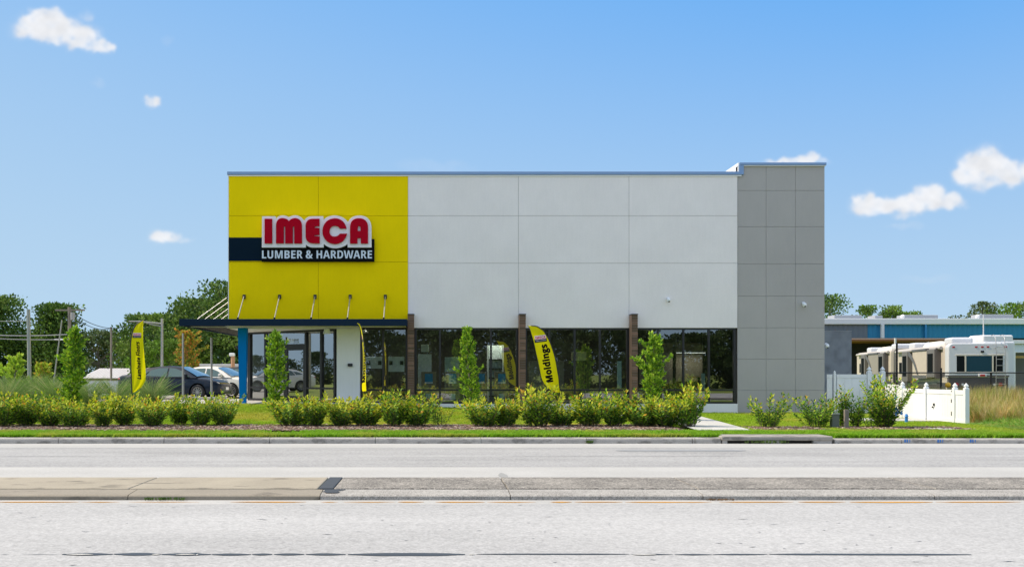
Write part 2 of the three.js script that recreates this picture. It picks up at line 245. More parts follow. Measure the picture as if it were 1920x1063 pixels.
{ // the concrete path and pavements
  const p = new THREE.Shape(); p.moveTo(6.85, 26.2); p.lineTo(8.27, 26.2); p.lineTo(9.15, 34.3); p.lineTo(9.15, 35.6); p.lineTo(6.4, 35.6); p.lineTo(6.4, 34.3); p.lineTo(7.6, 34.3); p.closePath();
  const g = new THREE.ShapeGeometry(p), q = g.attributes.position; for (let i = 0; i < q.count; i++) q.setXYZ(i, q.getX(i), .185 + (q.getX(i) < 2 ? .13 : 0), -q.getY(i)); g.computeVertexNormals();
  struct('path', g, mat.concrete, 'concrete path from the kerb to the shop front');
  struct('pavement', rb(-10.2, -1.9, .30, .522, -44.8, -38.0, .02), mat.concrete, 'concrete pavement at the corner entrance');
  struct('parking_lot', bx(-60, -9.3, .2, .512, -70, -41.3), mat.asphalt, 'pale car park at the left of the shop');
  struct('pavement', rb(16.05 - 2.6, 15.9, .05, .162, -33.6, -31.9, .01), mat.concrete, 'small concrete pad in front of the white gate');
  struct('meter_cover', rb(gx(1752, 27), gx(1792, 27), .05, .172, -27.4, -26.8, .01), mat.concrete, 'small concrete meter cover in the grass near the white fence');
}

// ================================================================== the shop
const ZF = 38.8, fx = (p) => gx(p, ZF), fy = (p) => gy(p, ZF);
const shop = thing('store_building', 'two storey hardware shop with yellow, pale grey and dark grey wall panels', 'building');
const XL = fx(428), XR = fx(1548), XT = fx(1385), XY = fx(765), FLOOR = .48, ZB = -62, HEAD = fy(615);
{
  const tile = (a, b, c, d, m, z = -ZF, gap = .005) => obj('wall_panel', rb(fx(a) + gap, fx(b) - gap, fy(d) + gap, fy(c) - gap, z - .05, z, .006), m, shop);
  for (const [a, b] of [[428, 596.5], [596.5, 765]]) for (const [c, d] of [[329, 404.5], [404.5, 491], [491, 600]]) tile(a, b, c, d, mat.yellow);
  for (const [a, b] of [[765, 972.5], [972.5, 1180], [1180, 1384]]) for (const [c, d] of [[329, 404.5], [404.5, 493.5], [493.5, 615]]) tile(a, b, c, d, mat.panel);
  for (const [a, b] of [[1384, 1438], [1438, 1493], [1493, 1548]]) for (const [c, d] of [[310, 357], [357, 425], [425, 494.5], [494.5, 555], [555, 614.5], [614.5, 673.5], [673.5, 732], [732, 785]]) tile(a, b, c, d, mat.tower, -ZF - .03, .0038);
  obj('wall', bx(XL + .01, XY, 3.42, fy(329), -39.1, -38.83), mat.jointYellow, shop);
  obj('wall', bx(XY, XT, HEAD, fy(329), -39.1, -38.83), mat.joint, shop);
  obj('wall', bx(XT, XR - .01, -.2, fy(311), -39.1, -38.86), mat.jointPale, shop);
  obj('side_wall', bx(XL, XL + .25, 3.42, fy(329), ZB, -39.1), mat.yellow, shop);
  obj('side_wall', bx(XL, XL + .25, -.2, 3.42, ZB, -42.75), mat.white, shop);
  obj('side_wall', bx(XR - .25, XR, -.2, fy(311), ZB, -39.1), mat.tower, shop);
  obj('back_wall', bx(XL + .25, XR - .25, -.2, 9.0, ZB, ZB + .25), mat.panel, shop);
  obj('roof', bx(XL + .25, XR - .25, 8.6, 8.8, ZB + .25, -39.1), mat.pale, shop);
  obj('floor', bx(XL + .25, XR - .25, .2, FLOOR, ZB + .25, -39.12), std(.30, .28, .26, .4), shop);
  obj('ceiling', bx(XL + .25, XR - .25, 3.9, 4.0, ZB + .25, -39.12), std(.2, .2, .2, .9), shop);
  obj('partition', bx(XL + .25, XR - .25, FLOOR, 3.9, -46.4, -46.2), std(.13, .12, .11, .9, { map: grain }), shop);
  obj('base_wall', bx(fx(677), fx(1384), -.2, fy(757), -39.1, -38.80), mat.white, shop);
  // cornice
  const cap = (x0, x1, y0, y1, m, z0 = -39.14, z1 = -38.74) => rb(x0, x1, y0, y1, z0, z1, .012);
  obj('cornice', [cap(XL - .05, fx(1395), fy(328), fy(322), null), cap(fx(1387), XR + .04, fy(310), fy(305), null), cap(fx(1386), fx(1395), fy(328) + .003, fy(310) - .003, null, -39.13, -38.745)], mat.trimBlue, shop);
  obj('cornice_edge', [bx(XL - .03, fx(1391), fy(330.5), fy(328.4), -39.12, -38.765), bx(fx(1395) + .002, XR + .02, fy(311.5), fy(310.2), -39.12, -38.765)], mat.trim, shop);
  obj('parapet_side', bx(fx(1385), fx(1387) - .003, fy(329), fy(305), -44, -38.78), mat.trim, shop);
  obj('corner_trim', bx(XL - .02, XL + .006, 3.45, fy(330.5), -38.83, -38.785), mat.trim, shop);
  // soffit over the corner entrance and the white wall beside it
  obj('soffit', bx(XL + .02, fx(677), 3.36, 3.42, -43.2, -38.86), mat.white, shop);
  obj('wall', bx(fx(631), fx(675) - .005, .3, 3.36, -39.1, -38.79), mat.white, shop);
  // brick columns
  for (const [a, b] of [[765.5, 776.5], [973, 984], [1181, 1192]]) {
    const c = new THREE.Group(); c.name = 'column'; shop.add(c);
    const x0 = fx(a), x1 = fx(b), z1 = -38.36, top = gy(590, 38.4), n = 40, h = (top - .1) / n;
    obj('core', bx(x0 + .012, x1 - .012, -.1, top - .01, -38.79, z1 - .012), mat.joint, c);
    const r = rng(Math.round(a));
    const tones = [0, 1, 2, 3].map((k) => std(.165 + .03 * k * (k % 2 ? 1 : -.6), .100 + .016 * k * (k % 2 ? 1 : -.5), .066 + .012 * k * (k % 2 ? 1 : -.5), .9, { map: grain }));
    for (let i = 0; i < n; i++) { const o = .004 * r(); obj('brick', bx(x0 - o, x1 + o, .1 + i * h + .005, .1 + (i + 1) * h - .005, -38.79, z1 + o), tones[Math.floor(r() * 4)], c); }
    obj('cap', bx(x0 - .015, x1 + .015, top, top + .03, -38.79, z1 + .015), mat.darkFrame, c);
    obj('sunlit_side', bx(x0 - .012, x0 - .006, .1, top - .02, -38.79, z1 + .006), std(.36, .20, .13, .6), c);  // left side of the column in a lighter orange, sunlight put into the colour
  }
  // window bays
  const bay = (a, b, mull, bay0) => {
    const w = new THREE.Group(); w.name = 'window'; shop.add(w);
    const x0 = fx(a), x1 = fx(b), y0 = fy(757) + .002, y1 = HEAD - .004, zf0 = -38.98, zf1 = -38.84, yb = fy(731.5), t = .075;
    obj('frame', [bx(x0, x1, y0, y0 + .07, zf0, zf1), bx(x0, x1, y1 - .06, y1, zf0, zf1), bx(x0, x0 + t, y0 + .07, y1 - .06, zf0, zf1), bx(x1 - t, x1, y0 + .07, y1 - .06, zf0, zf1)], mat.darkFrame, w);
    const cuts = [x0 + t, ...mull.map(fx), x1 - t];
    for (const m of mull) obj('mullion', bx(fx(m) - .034, fx(m) + .034, y0 + .07, y1 - .06, zf0, zf1), mat.darkFrame, w);
    for (let i = 0; i < cuts.length - 1; i++) {
      const l = cuts[i] + (i ? .034 : 0), r = cuts[i + 1] - (i < cuts.length - 2 ? .034 : 0);
      obj('transom', bx(l, r, yb - .035, yb + .035, zf0 + .004, zf1 - .004), mat.darkFrame, w);
      for (const [c, d] of [[yb + .035, y1 - .06], [y0 + .07, yb - .035]]) obj('pane', new THREE.PlaneGeometry(r - l, d - c).translate((l + r) / 2, (c + d) / 2, -38.91), mat.glass, w);
    }
  };
  bay(675.5, 764, [718]); bay(777.5, 972, [825, 873, 921]); bay(985, 1180, [1031, 1078.5, 1126]); bay(1193, 1381, [1235, 1283, 1331]);
  // the corner storefront, on a slant under the soffit
  const A = V(fx(630), 0, -38.92), B = V(gx(466, 42.5), 0, -42.5), len = A.distanceTo(B), ang = Math.atan2(-(A.z - B.z), A.x - B.x);
  const sf = new THREE.Group(); sf.name = 'storefront'; sf.position.copy(B); sf.rotation.y = ang; shop.add(sf);
  const y0 = FLOOR + .045, y1 = 3.355, d0 = -.07, d1 = .07;
  const P = (p, ) => { const r = (p - CX) / F, dx = A.x - B.x, dz = A.z - B.z, t = (B.x + r * B.z) / -(dx + r * dz); return t * len; };   // photograph column to distance along the storefront
  const u = [P(480) , P(498.5), P(541), P(574.5), P(603.5)], bw = .05;
  obj('frame', [bx(0, len, y1 - .08, y1, d0, d1), bx(0, .17, y0, y1 - .08, d0, d1), bx(len - .1, len, y0, y1 - .08, d0, d1), bx(0.17, u[1] - .05, y0, y0 + .09, d0, d1), bx(u[3] + .05, len - .1, y0, y0 + .09, d0, d1)], mat.darkFrame, sf);
  for (const m of [u[1], u[3], u[4]]) obj('mullion', bx(m - .05, m + .05, y0, y1 - .08, d0, d1), mat.darkFrame, sf);
  const dh = FLOOR + 2.24;
  obj('transom', bx(u[1] + .05, u[3] - .05, dh, dh + .10, d0, d1), mat.darkFrame, sf);
  const pane = (l, r, c, d) => obj('pane', new THREE.PlaneGeometry(r - l, d - c).translate((l + r) / 2, (c + d) / 2, 0), mat.glassEntrance, sf);
  pane(u[1] + .05, u[3] - .05, dh + .10, y1 - .08);
  for (const [l, r] of [[.17, u[1] - .05], [u[3] + .05, u[4] - .05], [u[4] + .05, len - .1]]) { obj('transom', bx(l, r, 1.03, 1.10, d0 + .004, d1 - .004), mat.darkFrame, sf); pane(l, r, 1.10, y1 - .08); pane(l, r, y0 + .09, 1.03); }
  const mid = (u[1] + u[3]) / 2;
  for (const [l, r, hx] of [[u[1] + .055, mid - .005, mid - .09], [mid + .005, u[3] - .055, mid + .09]]) {
    obj('door', [bx(l, l + .12, y0, dh - .005, -.03, .03), bx(r - .12, r, y0, dh - .005, -.03, .03), bx(l + .12, r - .12, dh - .15, dh - .005, -.03, .03), bx(l + .12, r - .12, y0, y0 + .22, -.03, .03)], mat.darkFrame, sf);
    pane(l + .12, r - .12, y0 + .22, dh - .15);
    obj('handle', [bar(V(hx, 1.35, .08), V(hx, 1.72, .08), .014), bar(V(hx, 1.4, .03), V(hx, 1.4, .08), .01), bar(V(hx, 1.67, .03), V(hx, 1.67, .08), .01)], mat.steel, sf);
  }
  // canopy with its struts
  const cn = new THREE.Group(); cn.name = 'canopy'; shop.add(cn);
  const cx0 = gx(335, 37.3), cx1 = gx(763, 37.3), cy0 = gy(611, 37.3), cy1 = gy(598, 37.3), zf = -37.3, zl = -48;
  obj('fascia', [rb(cx0, cx1, cy0, cy1, zf - .09, zf, .008), rb(cx0, cx0 + .09, cy0 + .002, cy1 - .002, zl, zf - .09, .008), bx(cx0 + .02, cx1, cy1 - .04, cy1 - .005, -38.74, zf - .09), bx(cx0 + .09, XL - .03, cy1 - .04, cy1 - .005, zl, -38.74), bx(cx1 - .05, cx1, cy0 + .01, cy1 - .04, -38.74, zf - .09)], mat.navy, cn);
  const slats = []; for (let k = 0; k < 44; k++) { const z = -38.9 - k * .2; if (z > zl) slats.push(bx(cx0 + .1, XL - .04, cy0 + .05, cy0 + .085, z, z + .13)); }
  for (let k = 0; k < 6; k++) obj('soffit_board', rb(cx0 + 1.45, cx1 - .06, cy0 + .05, cy0 + .085, -37.41 - k * .215, -37.615 - k * .215, .006), mat.white, cn);
  for (let k = 0; k < 6; k++) slats.push(bx(cx0 + .1, cx0 + 1.44, cy0 + .05, cy0 + .085, -37.42 - k * .215, -37.55 - k * .215));
  obj('soffit_slats', slats, mat.deck, cn).userData.kind = 'stuff';
  obj('edge_trim', [bx(cx0 + .1, cx1 - .06, cy0 + .01, cy0 + .03, -38.72, -38.68), bx(XL - .09, XL - .05, cy0 + .005, cy0 + .03, zl, -38.8)], mat.trim, cn);
  for (const p of [457.5, 524, 590.5, 656.5, 722.5]) {
    const s = new THREE.Group(); s.name = 'strut'; cn.add(s); const x = fx(p), yt = fy(556);
    obj('rod', bar(V(x, yt, -38.74), V(x + .0, cy1 + .02, -37.5), .022), mat.steel, s);
    obj('bracket', [rb(x - .055, x + .055, yt - .09, yt + .07, -38.82, -38.72, .01)], mat.black, s);
    obj('shoe', rb(x - .03, x + .03, cy1 - .01, cy1 + .07, -37.56, -37.44, .008), mat.black, s);
  }
  for (const z of [-39.0, -40.0, -41.2, -42.3]) {
    const s = new THREE.Group(); s.name = 'strut'; cn.add(s);
    obj('rod', bar(V(XL - .06, fy(556), z), V(cx0 + .2, cy1 + .02, z), .019), mat.steel, s);
    obj('bracket', rb(XL - .1, XL, fy(556) - .09, fy(556) + .07, z - .05, z + .05, .01), mat.black, s);
  }
  // blue tapered column at the corner
  const bc = new THREE.CylinderGeometry(.235, .165, 3.36 - .5, 4, 1).rotateY(Math.PI / 4).translate(gx(455, 38.25), .5 + 1.43, -38.25);
  obj('corner_column', toCreasedNormals(bc, .3), mat.blue, shop);
  obj('entrance_downlight', new THREE.CylinderGeometry(.09, .16, .2, 16).translate(gx(615, 39.2), 3.26, -38.72), mat.trim, shop);
}
const font = await new FontLoader().loadAsync('fonts/droid/droid_sans_bold.typeface.json');
function word(text, width, height, depth, parent, m, name = 'letter') {   // each letter a mesh, fitted into width x height with its lower left corner at the parent's origin
  const size = 1, gl = []; let x = 0;
  for (const ch of text) { const adv = font.data.glyphs[ch].ha / font.data.resolution * size; if (ch !== ' ') gl.push([new TextGeometry(ch, { font, size, depth: 1, curveSegments: 4 }), x]); x += adv; }
  let lo = 1e9, hi = -1e9, b = 1e9, t = -1e9; for (const [g, o] of gl) { g.computeBoundingBox(); lo = Math.min(lo, g.boundingBox.min.x + o); hi = Math.max(hi, g.boundingBox.max.x + o); b = Math.min(b, g.boundingBox.min.y); t = Math.max(t, g.boundingBox.max.y); }
  for (const [g, o] of gl) obj(name, g.translate(o - lo, 0, 0).scale(width / (hi - lo), height, depth), m, parent);
}
{ // the sign
  const sg = thing('store_sign', 'large red and white letters IMECA over white words LUMBER & HARDWARE on a black band', 'sign', [0, 0, -ZF]);
  const q = (x, y) => [fx(480 + x / 8), fy(400 + y / 8)];
  obj('band', rb(fx(428.6), fx(491), fy(489.3), fy(445.5), .002, .035, .004), mat.band, sg);
  obj('backing_box', rb(fx(491) + .003, fx(702), fy(491), fy(449), .003, .16, .006), matte(.004, .005, .007), sg);
  const path = (s, cmds) => { for (const c of cmds) { const p = []; for (let i = 1; i < c.length; i += 2) p.push(...q(c[i], c[i + 1])); c[0] === 'M' ? s.moveTo(...p) : c[0] === 'L' ? s.lineTo(...p) : c[0] === 'Q' ? s.quadraticCurveTo(...p) : s.bezierCurveTo(...p); } s.closePath?.(); return s; };
  const ext = (cmds, depth, z, holes = [], bevel = .012) => { const s = path(new THREE.Shape(), cmds); for (const h of holes) s.holes.push(path(new THREE.Path(), h)); return new THREE.ExtrudeGeometry(s, { depth, bevelEnabled: true, bevelSize: .004, bevelThickness: bevel, bevelSegments: 2, curveSegments: 10 }).translate(0, 0, z); };
  obj('halo_backing', ext([['M', 105, 525], ['L', 108, 65], ['L', 305, 65], ['L', 310, 105], ['Q', 350, 52, 410, 52], ['Q', 470, 52, 507, 80], ['Q', 550, 50, 605, 50], ['Q', 690, 55, 735, 135], ['Q', 765, 66, 850, 64], ['L', 1015, 64], ['L', 1020, 120], ['Q', 1090, 52, 1190, 52], ['Q', 1320, 55, 1390, 155], ['Q', 1430, 52, 1560, 52], ['Q', 1730, 58, 1735, 230], ['L', 1736, 525], ['L', 1385, 525], ['L', 1380, 470], ['Q', 1310, 535, 1190, 536], ['Q', 1090, 535, 1024, 468], ['L', 1022, 525], ['L', 860, 525], ['Q', 790, 520, 758, 478], ['L', 756, 525]], .12, .175), mat.halo, sg);
  const red = (c, holes) => obj('letter', ext(c, .05, .325, holes), mat.red, sg);
  red([['M', 150, 468], ['L', 150, 105], ['L', 260, 105], ['L', 260, 468]]);
  red([['M', 320, 468], ['L', 320, 205], ['Q', 325, 95, 415, 95], ['Q', 485, 98, 511, 142], ['Q', 540, 97, 605, 95], ['Q', 695, 100, 702, 205], ['L', 704, 468], ['L', 592, 468], ['L', 590, 225], ['Q', 579, 200, 568, 225], ['L', 566, 468], ['L', 458, 468], ['L', 456, 225], ['Q', 445, 200, 434, 225], ['L', 432, 468]]);
  red([['M', 967, 468], ['L', 872, 468], ['Q', 762, 462, 760, 360], ['L', 760, 205], ['Q', 765, 108, 865, 105], ['L', 964, 105], ['L', 964, 212], ['Q', 900, 213, 880, 227], ['Q', 900, 241, 964, 242], ['L', 966, 342], ['Q', 890, 344, 875, 354], ['Q', 890, 364, 966, 366]]);
  red([['M', 1365, 248], ['L', 1268, 248], ['C', 1250, 195, 1115, 180, 1112, 290], ['C', 1115, 395, 1240, 385, 1268, 325], ['L', 1372, 325], ['C', 1350, 430, 1270, 478, 1190, 478], ['C', 950, 470, 950, 105, 1190, 97], ['C', 1280, 97, 1350, 150, 1365, 248]]);
  red([['M', 1422, 470], ['L', 1422, 220], ['Q', 1430, 98, 1555, 97], ['Q', 1680, 100, 1686, 220], ['L', 1686, 470], ['L', 1582, 470], ['L', 1580, 390], ['L', 1530, 390], ['L', 1530, 470]], [[['M', 1534, 285], ['L', 1534, 235], ['Q', 1538, 210, 1555, 210], ['Q', 1574, 212, 1576, 235], ['L', 1576, 285]]]);
  const wd = new THREE.Group(); wd.name = 'lettering'; wd.position.set(fx(492.3), fy(485.6), .165); sg.add(wd);
  word('LUMBER & HARDWARE', fx(697.8) - fx(492.3), fy(470.6) - fy(485.6), .04, wd, mat.letter);
}
{ // what is fixed to the walls
  const cam = (label, p, y, Z = ZF) => { const c = thing('security_camera', label, 'camera', [gx(p, Z), gy(y, Z), -Z], 0); obj('mount', [new THREE.CylinderGeometry(.055, .055, .05, 14).rotateX(Math.PI / 2).translate(0, .05, .028), bar(V(0, .05, .04), V(0, .03, .12), .022)], mat.trim, c); obj('body', new THREE.SphereGeometry(.078, 16, 12).scale(1, 1.15, 1).translate(0, -.02, .14), mat.trim, c); obj('lens', new THREE.SphereGeometry(.036, 12, 8).translate(.006, -.075, .175), mat.black, c); };
  cam('white dome camera on the pale grey wall above the rightmost window', 1253, 562); cam('white dome camera high on the dark grey tower', 1507, 571, ZF + .02); cam('white lamp-like camera on the far edge of the grey tower', 1549.5, 648, ZF + .3);
  const l = thing('wall_light', 'small dark wall light on the white wall by the entrance', 'wall light', [fx(656.5), fy(684), -ZF + .01]);
  obj('housing', rb(-.09, .09, -.06, .05, 0, .11, .02), mat.black, l); obj('lens', rb(-.06, .06, -.075, -.06, .02, .09, .005), mat.steel, l);
  const n = thing('address_number', 'white house number on the glass above the entrance doors', 'number', [gx(541, 40.45), gy(643, 40.45), -40.39], .72);
  word('2111', .26, .17, .008, n, mat.trim, 'digit');
}
{ // displays inside, seen through the glass
  const Zi = 40.6, X = (p) => gx(p, Zi), Y = (p) => gy(p, Zi);
  const kraft = std(.36, .29, .20, .9, { map: grain }), screenMat = std(.04, .30, .55, .4), paleBoard = std(.80, .88, .88, .7), mint = std(.45, .62, .60, .7), taupe = std(.34, .29, .22, .9, { map: grain });
  const stand = (a, b, c, label) => { const o = thing('display_stand', label, 'display stand', [(X(a) + X(b)) / 2, FLOOR, -Zi]); const w = (X(b) - X(a)) / 2, h = Y(c) - FLOOR; obj('carton', rb(-w, w, 0, h, -.35, .0, .01), kraft, o); obj('picture', bx(-w * .52, w * .52, h - .40, h - .08, 0, .012), screenMat, o); obj('caption', bx(-w * .55, w * .55, h - .47, h - .41, 0, .014), paleBoard, o); obj('leaflet', bx(-w * .4, w * .4, .12, .36, 0, .012), mint, o); };
  stand(790, 818, 697, 'carton display stand with blue picture left of the second window sapling, leftmost'); stand(835, 862, 697, 'carton display stand with blue picture just left of the middle sapling'); stand(893, 914, 697, 'carton display stand with blue picture just right of the middle sapling'); stand(928, 954, 697, 'carton display stand with blue picture under the metal rack');
  const board = (a, b, c, d, Z, m, label, dots) => { const x = (q) => gx(q, Z), y = (q) => gy(q, Z), o = thing('display_board', label, 'display board', [(x(a) + x(b)) / 2, FLOOR, -Z]); const w = (x(b) - x(a)) / 2, y0 = y(d) - FLOOR, y1 = y(c) - FLOOR; obj('panel', rb(-w, w, y0, y1, -.05, 0, .008), m, o); obj('leg', [bx(-w + .02, -w + .06, 0, y0, -.05, -.01), bx(w - .06, w - .02, 0, y0, -.05, -.01)], mat.darkFrame, o); if (dots) for (const k of [-.68, .68]) obj('knob', rb(w * k - .07, w * k + .07, y1 - .33, y1 - .17, 0, .05, .01), mat.black, o); };
  board(686, 717, 669, 691, 41.2, paleBoard, 'white panel with two black squares behind the left pane of the first window', true); board(728, 758, 669, 697, 41.2, paleBoard, 'white panel with two black squares behind the right pane of the first window', true);
  board(784, 809, 664, 735, 41.4, paleBoard, 'tall pale panel behind the leftmost pane of the second window'); board(834, 862, 670, 735, 41.6, mint, 'pale green tall panel behind the middle sapling'); board(790, 804, 646, 660, 41.4, paleBoard, 'small white card above the tall pale panel');
  board(992, 1026, 677, 730, 41.2, taupe, 'taupe panel behind the yellow Moldings flag, left half'); board(1030, 1058, 677, 730, 41.3, taupe, 'taupe panel right of the yellow Moldings flag'); board(1072, 1100, 660, 676, 41.5, std(.55, .48, .33, .8), 'pale sandy sign board in the third window'); board(1158, 1166, 677, 728, 40.6, mint, 'narrow pale blue panel at the right of the third window'); board(1316, 1323, 700, 752, 41.0, mint, 'narrow pale blue panel low in the fourth window'); board(1200, 1262, 643, 720, 43, taupe, 'large grey brown panel at the left of the fourth window'); board(1268, 1318, 643, 715, 43.2, taupe, 'large grey brown panel in the middle of the fourth window');
  const rk = thing('storage_rack', 'pale metal rack with dark shelves in the right pane of the second window', 'rack', [(X(921) + X(946)) / 2, FLOOR, -42]);
  const rw = .31, rt = gy(647, 42) - FLOOR; obj('back_panel', bx(-rw, rw, 0, rt, -.36, -.33), paleBoard, rk); for (const s of [-1, 1]) obj('upright', bx(s * rw - .03, s * rw + .03, 0, rt, -.33, 0), paleBoard, rk); for (let k = 0; k < 5; k++) obj('shelf', bx(-rw + .03, rw - .03, .2 + k * .38, .24 + k * .38, -.33, 0), mat.darkFrame, rk);
  const tb = thing('round_table', 'small wooden table top seen in the fourth window', 'table', [gx(1311, 42), FLOOR, -42]); obj('table_top', new THREE.CylinderGeometry(.42, .42, .05, 24).translate(0, 1.02, 0), std(.5, .30, .13, .5), tb); obj('leg', bar(V(0, 0, 0), V(0, 1, 0), .05), mat.darkFrame, tb);
}

{ // strip lamps under the ceiling of the sales floor; the one low in the fourth window is in view
  RectAreaLightUniformsLib.init();
  const lit = new THREE.MeshStandardMaterial({ color: 0x222222, emissive: new THREE.Color(1, .97, .9), emissiveIntensity: 1.6 });
  for (const [px, y, Z, label] of [[720, 3.6, 41.6, 'strip lamp under the shop ceiling above the first window display'], [850, 3.6, 41.8, 'strip lamp under the shop ceiling above the carton stands'], [935, 3.6, 41.8, 'strip lamp under the shop ceiling above the metal rack'], [1060, 3.6, 42, 'strip lamp under the shop ceiling behind the third window'], [1296, gy(662, 42.6), 42.6, 'lit strip lamp hanging in the fourth window']]) {
    const o = thing('ceiling_lamp', label, 'lamp', [gx(px, Z), y, -Z], 0, 'strip lamps in the shop');
    obj('housing', rb(-.62, .62, .012, .07, -.09, .09, .01), mat.trim, o); obj('diffuser', bx(-.6, .6, 0, .011, -.075, .075), lit, o);
    obj('hanger', [bar(V(-.5, .07, 0), V(-.5, 3.9 - y, 0), .008), bar(V(.5, .07, 0), V(.5, 3.9 - y, 0), .008)], mat.steel, o);
    const l = new THREE.RectAreaLight(0xfff6e6, px === 1296 ? 14 : 45, 1.2, .15); l.name = 'lamp_glow'; l.rotation.x = -Math.PI / 2; l.position.set(0, -.012, 0); o.add(l);
  }
}
// ================================================================== flags
function flag(name, label, rows, ox, oy, k, Z, base, poleSide, draw, wave, turn = 0) {
  const p = (x, y) => [(ox + x / k - base[0]) * Z / F, (base[1] - (oy + y / k)) * Z / F];
  const gyB = groundY(gx(base[0], Z), Z) , o = thing(name, label, 'feather flag', [gx(base[0], Z), gyB, -Z], turn);
  const yb = base[1]; const lift = gy(yb, Z) - gyB;
  const pts = rows.map(([y, l, r]) => [p(l, y), p(r, y)]), n = pts.length - 1;
  const row = (v) => { const f = clamp(v * n, 0, n - 1e-6), i = Math.floor(f), t = f - i; return [0, 1].map((s) => [lerp(pts[i][s][0], pts[i + 1][s][0], t), lerp(pts[i][s][1], pts[i + 1][s][1], t) + lift]); };
  let lo = [1e9, 1e9], hi = [-1e9, -1e9]; for (const [a, b] of pts) for (const c of [a, b]) { lo = [Math.min(lo[0], c[0]), Math.min(lo[1], c[1])]; hi = [Math.max(hi[0], c[0]), Math.max(hi[1], c[1])]; }
  const S = 300, cv = document.createElement('canvas'); cv.width = Math.ceil((hi[0] - lo[0]) * S); cv.height = Math.ceil((hi[1] - lo[1]) * S); const c = cv.getContext('2d');
  c.fillStyle = '#f4e80c'; c.fillRect(0, 0, cv.width, cv.height);
  draw(c, (x, y) => { const [X, Y] = p(x, y); return [(X - lo[0]) * S, (hi[1] - Y) * S]; }, Z / F / k * S);
  const t = new THREE.CanvasTexture(cv); t.colorSpace = THREE.SRGBColorSpace;
  const g = grid(10, 60, (u, v) => { const [a, b] = row(v); return V(lerp(a[0], b[0], u), lerp(a[1], b[1], u), wave(poleSide ? 1 - u : u, v)); });
  { const q = g.attributes.position, uv = g.attributes.uv; for (let i = 0; i < q.count; i++) uv.setXY(i, (q.getX(i) - lo[0]) / (hi[0] - lo[0]), (q.getY(i) - lift - lo[1]) / (hi[1] - lo[1])); }
  obj('cloth', g, new THREE.MeshPhysicalMaterial({ map: t, roughness: .95, specularIntensity: .2, transmission: .6, thickness: 0, side: THREE.DoubleSide }), o, true);
  const edge = []; for (let i = n; i >= 0; i--) { const q = pts[i][poleSide]; edge.push(V(q[0], q[1] + lift, wave(0, i / n))); }
  obj('hem', tube(edge, .017, 60, 6), mat.black, o);
  const free = []; for (let i = n; i >= 0; i--) { const q = pts[i][1 - poleSide]; free.push(V(q[0], q[1] + lift, wave(1, i / n))); }
  if (poleSide) obj('free_edge', tube(free, .007, 60, 5), mat.black, o);
  const low = edge[0]; obj('pole', bar(V(0, 0, 0), low.clone().add(V(0, .1, 0)), .014, .012), mat.black, o);
  return o;
}
const logo = (c, x, y, w, turn) => { c.save(); c.translate(x, y); c.rotate(turn); const h = w * .46; c.fillStyle = '#15151c'; c.fillRect(-w * .5, 0, w, h * .62); c.fillStyle = '#f3d9ea'; c.fillRect(-w * .46, -h * .6, w * .92, h * .72); c.fillStyle = '#c8102e'; c.font = `bold ${h * .62}px sans-serif`; c.textAlign = 'center'; c.textBaseline = 'alphabetic'; c.fillText('IMECA', 0, h * .0 + h * .02, w * .84); c.fillStyle = '#d6dae8'; c.font = `bold ${h * .24}px sans-serif`; c.fillText('LUMBER & HARDWARE', 0, h * .44, w * .9); c.restore(); };
const say = (c, text, x, y, size, len, turn, style) => { c.save(); c.translate(x, y); c.rotate(turn); c.fillStyle = '#14140e'; c.font = `${style} ${size}px sans-serif`; c.textBaseline = 'middle'; const w = c.measureText(text).width; c.scale(len / w, 1); c.strokeStyle = '#14140e'; c.lineWidth = size * .07; c.lineJoin = 'round'; c.fillText(text, 0, 0); c.strokeText(text, 0, 0); c.restore(); };
flag('feather_flag', 'yellow feather flag reading Laminate Floors at the left of the dark sedan', [[40, 235, 240], [60, 195, 240], [90, 145, 240], [140, 110, 238], [200, 88, 238], [300, 68, 236], [400, 62, 238], [500, 64, 242], [600, 66, 248], [700, 68, 256], [760, 72, 258], [830, 74, 256], [880, 76, 235], [930, 78, 205], [980, 80, 140], [1000, 82, 95]], 235, 595, 7.08, 31, [248, 793], 0, (c, m, s) => {
  const [lx, ly] = m(150, 240); logo(c, lx, ly, 120 * s, 0); const [x, y] = m(178, 828); say(c, 'Laminate Floors', x, y, 66 * s, 500 * s, -Math.PI / 2 - .04, 'italic bold');
}, (u, v) => .06 * u * Math.sin(v * 5 + 1) + .022 * u * Math.sin(u * 12 + v * 9), 0);
flag('feather_flag', 'yellow feather flag reading Moldings leaning beside the middle brick column', [[78, 65, 110], [85, 75, 190], [110, 90, 235], [150, 105, 285], [200, 118, 315], [250, 135, 345], [330, 155, 380], [450, 180, 420], [550, 205, 445], [650, 225, 462], [750, 245, 480], [800, 262, 486], [850, 290, 490], [900, 335, 496], [940, 390, 502], [960, 460, 505]], 980, 600, 7.09, 31.4, [1056, 791], 1, (c, m, s) => {
  const [lx, ly] = m(238, 248); logo(c, lx, ly, 165 * s, -.13); const [x, y] = m(368, 835); say(c, 'Moldings', x, y, 120 * s, 520 * s, -Math.PI / 2 - .17, 'bold');
}, (u, v) => .05 * u * Math.sin(v * 4 + .5), 0);
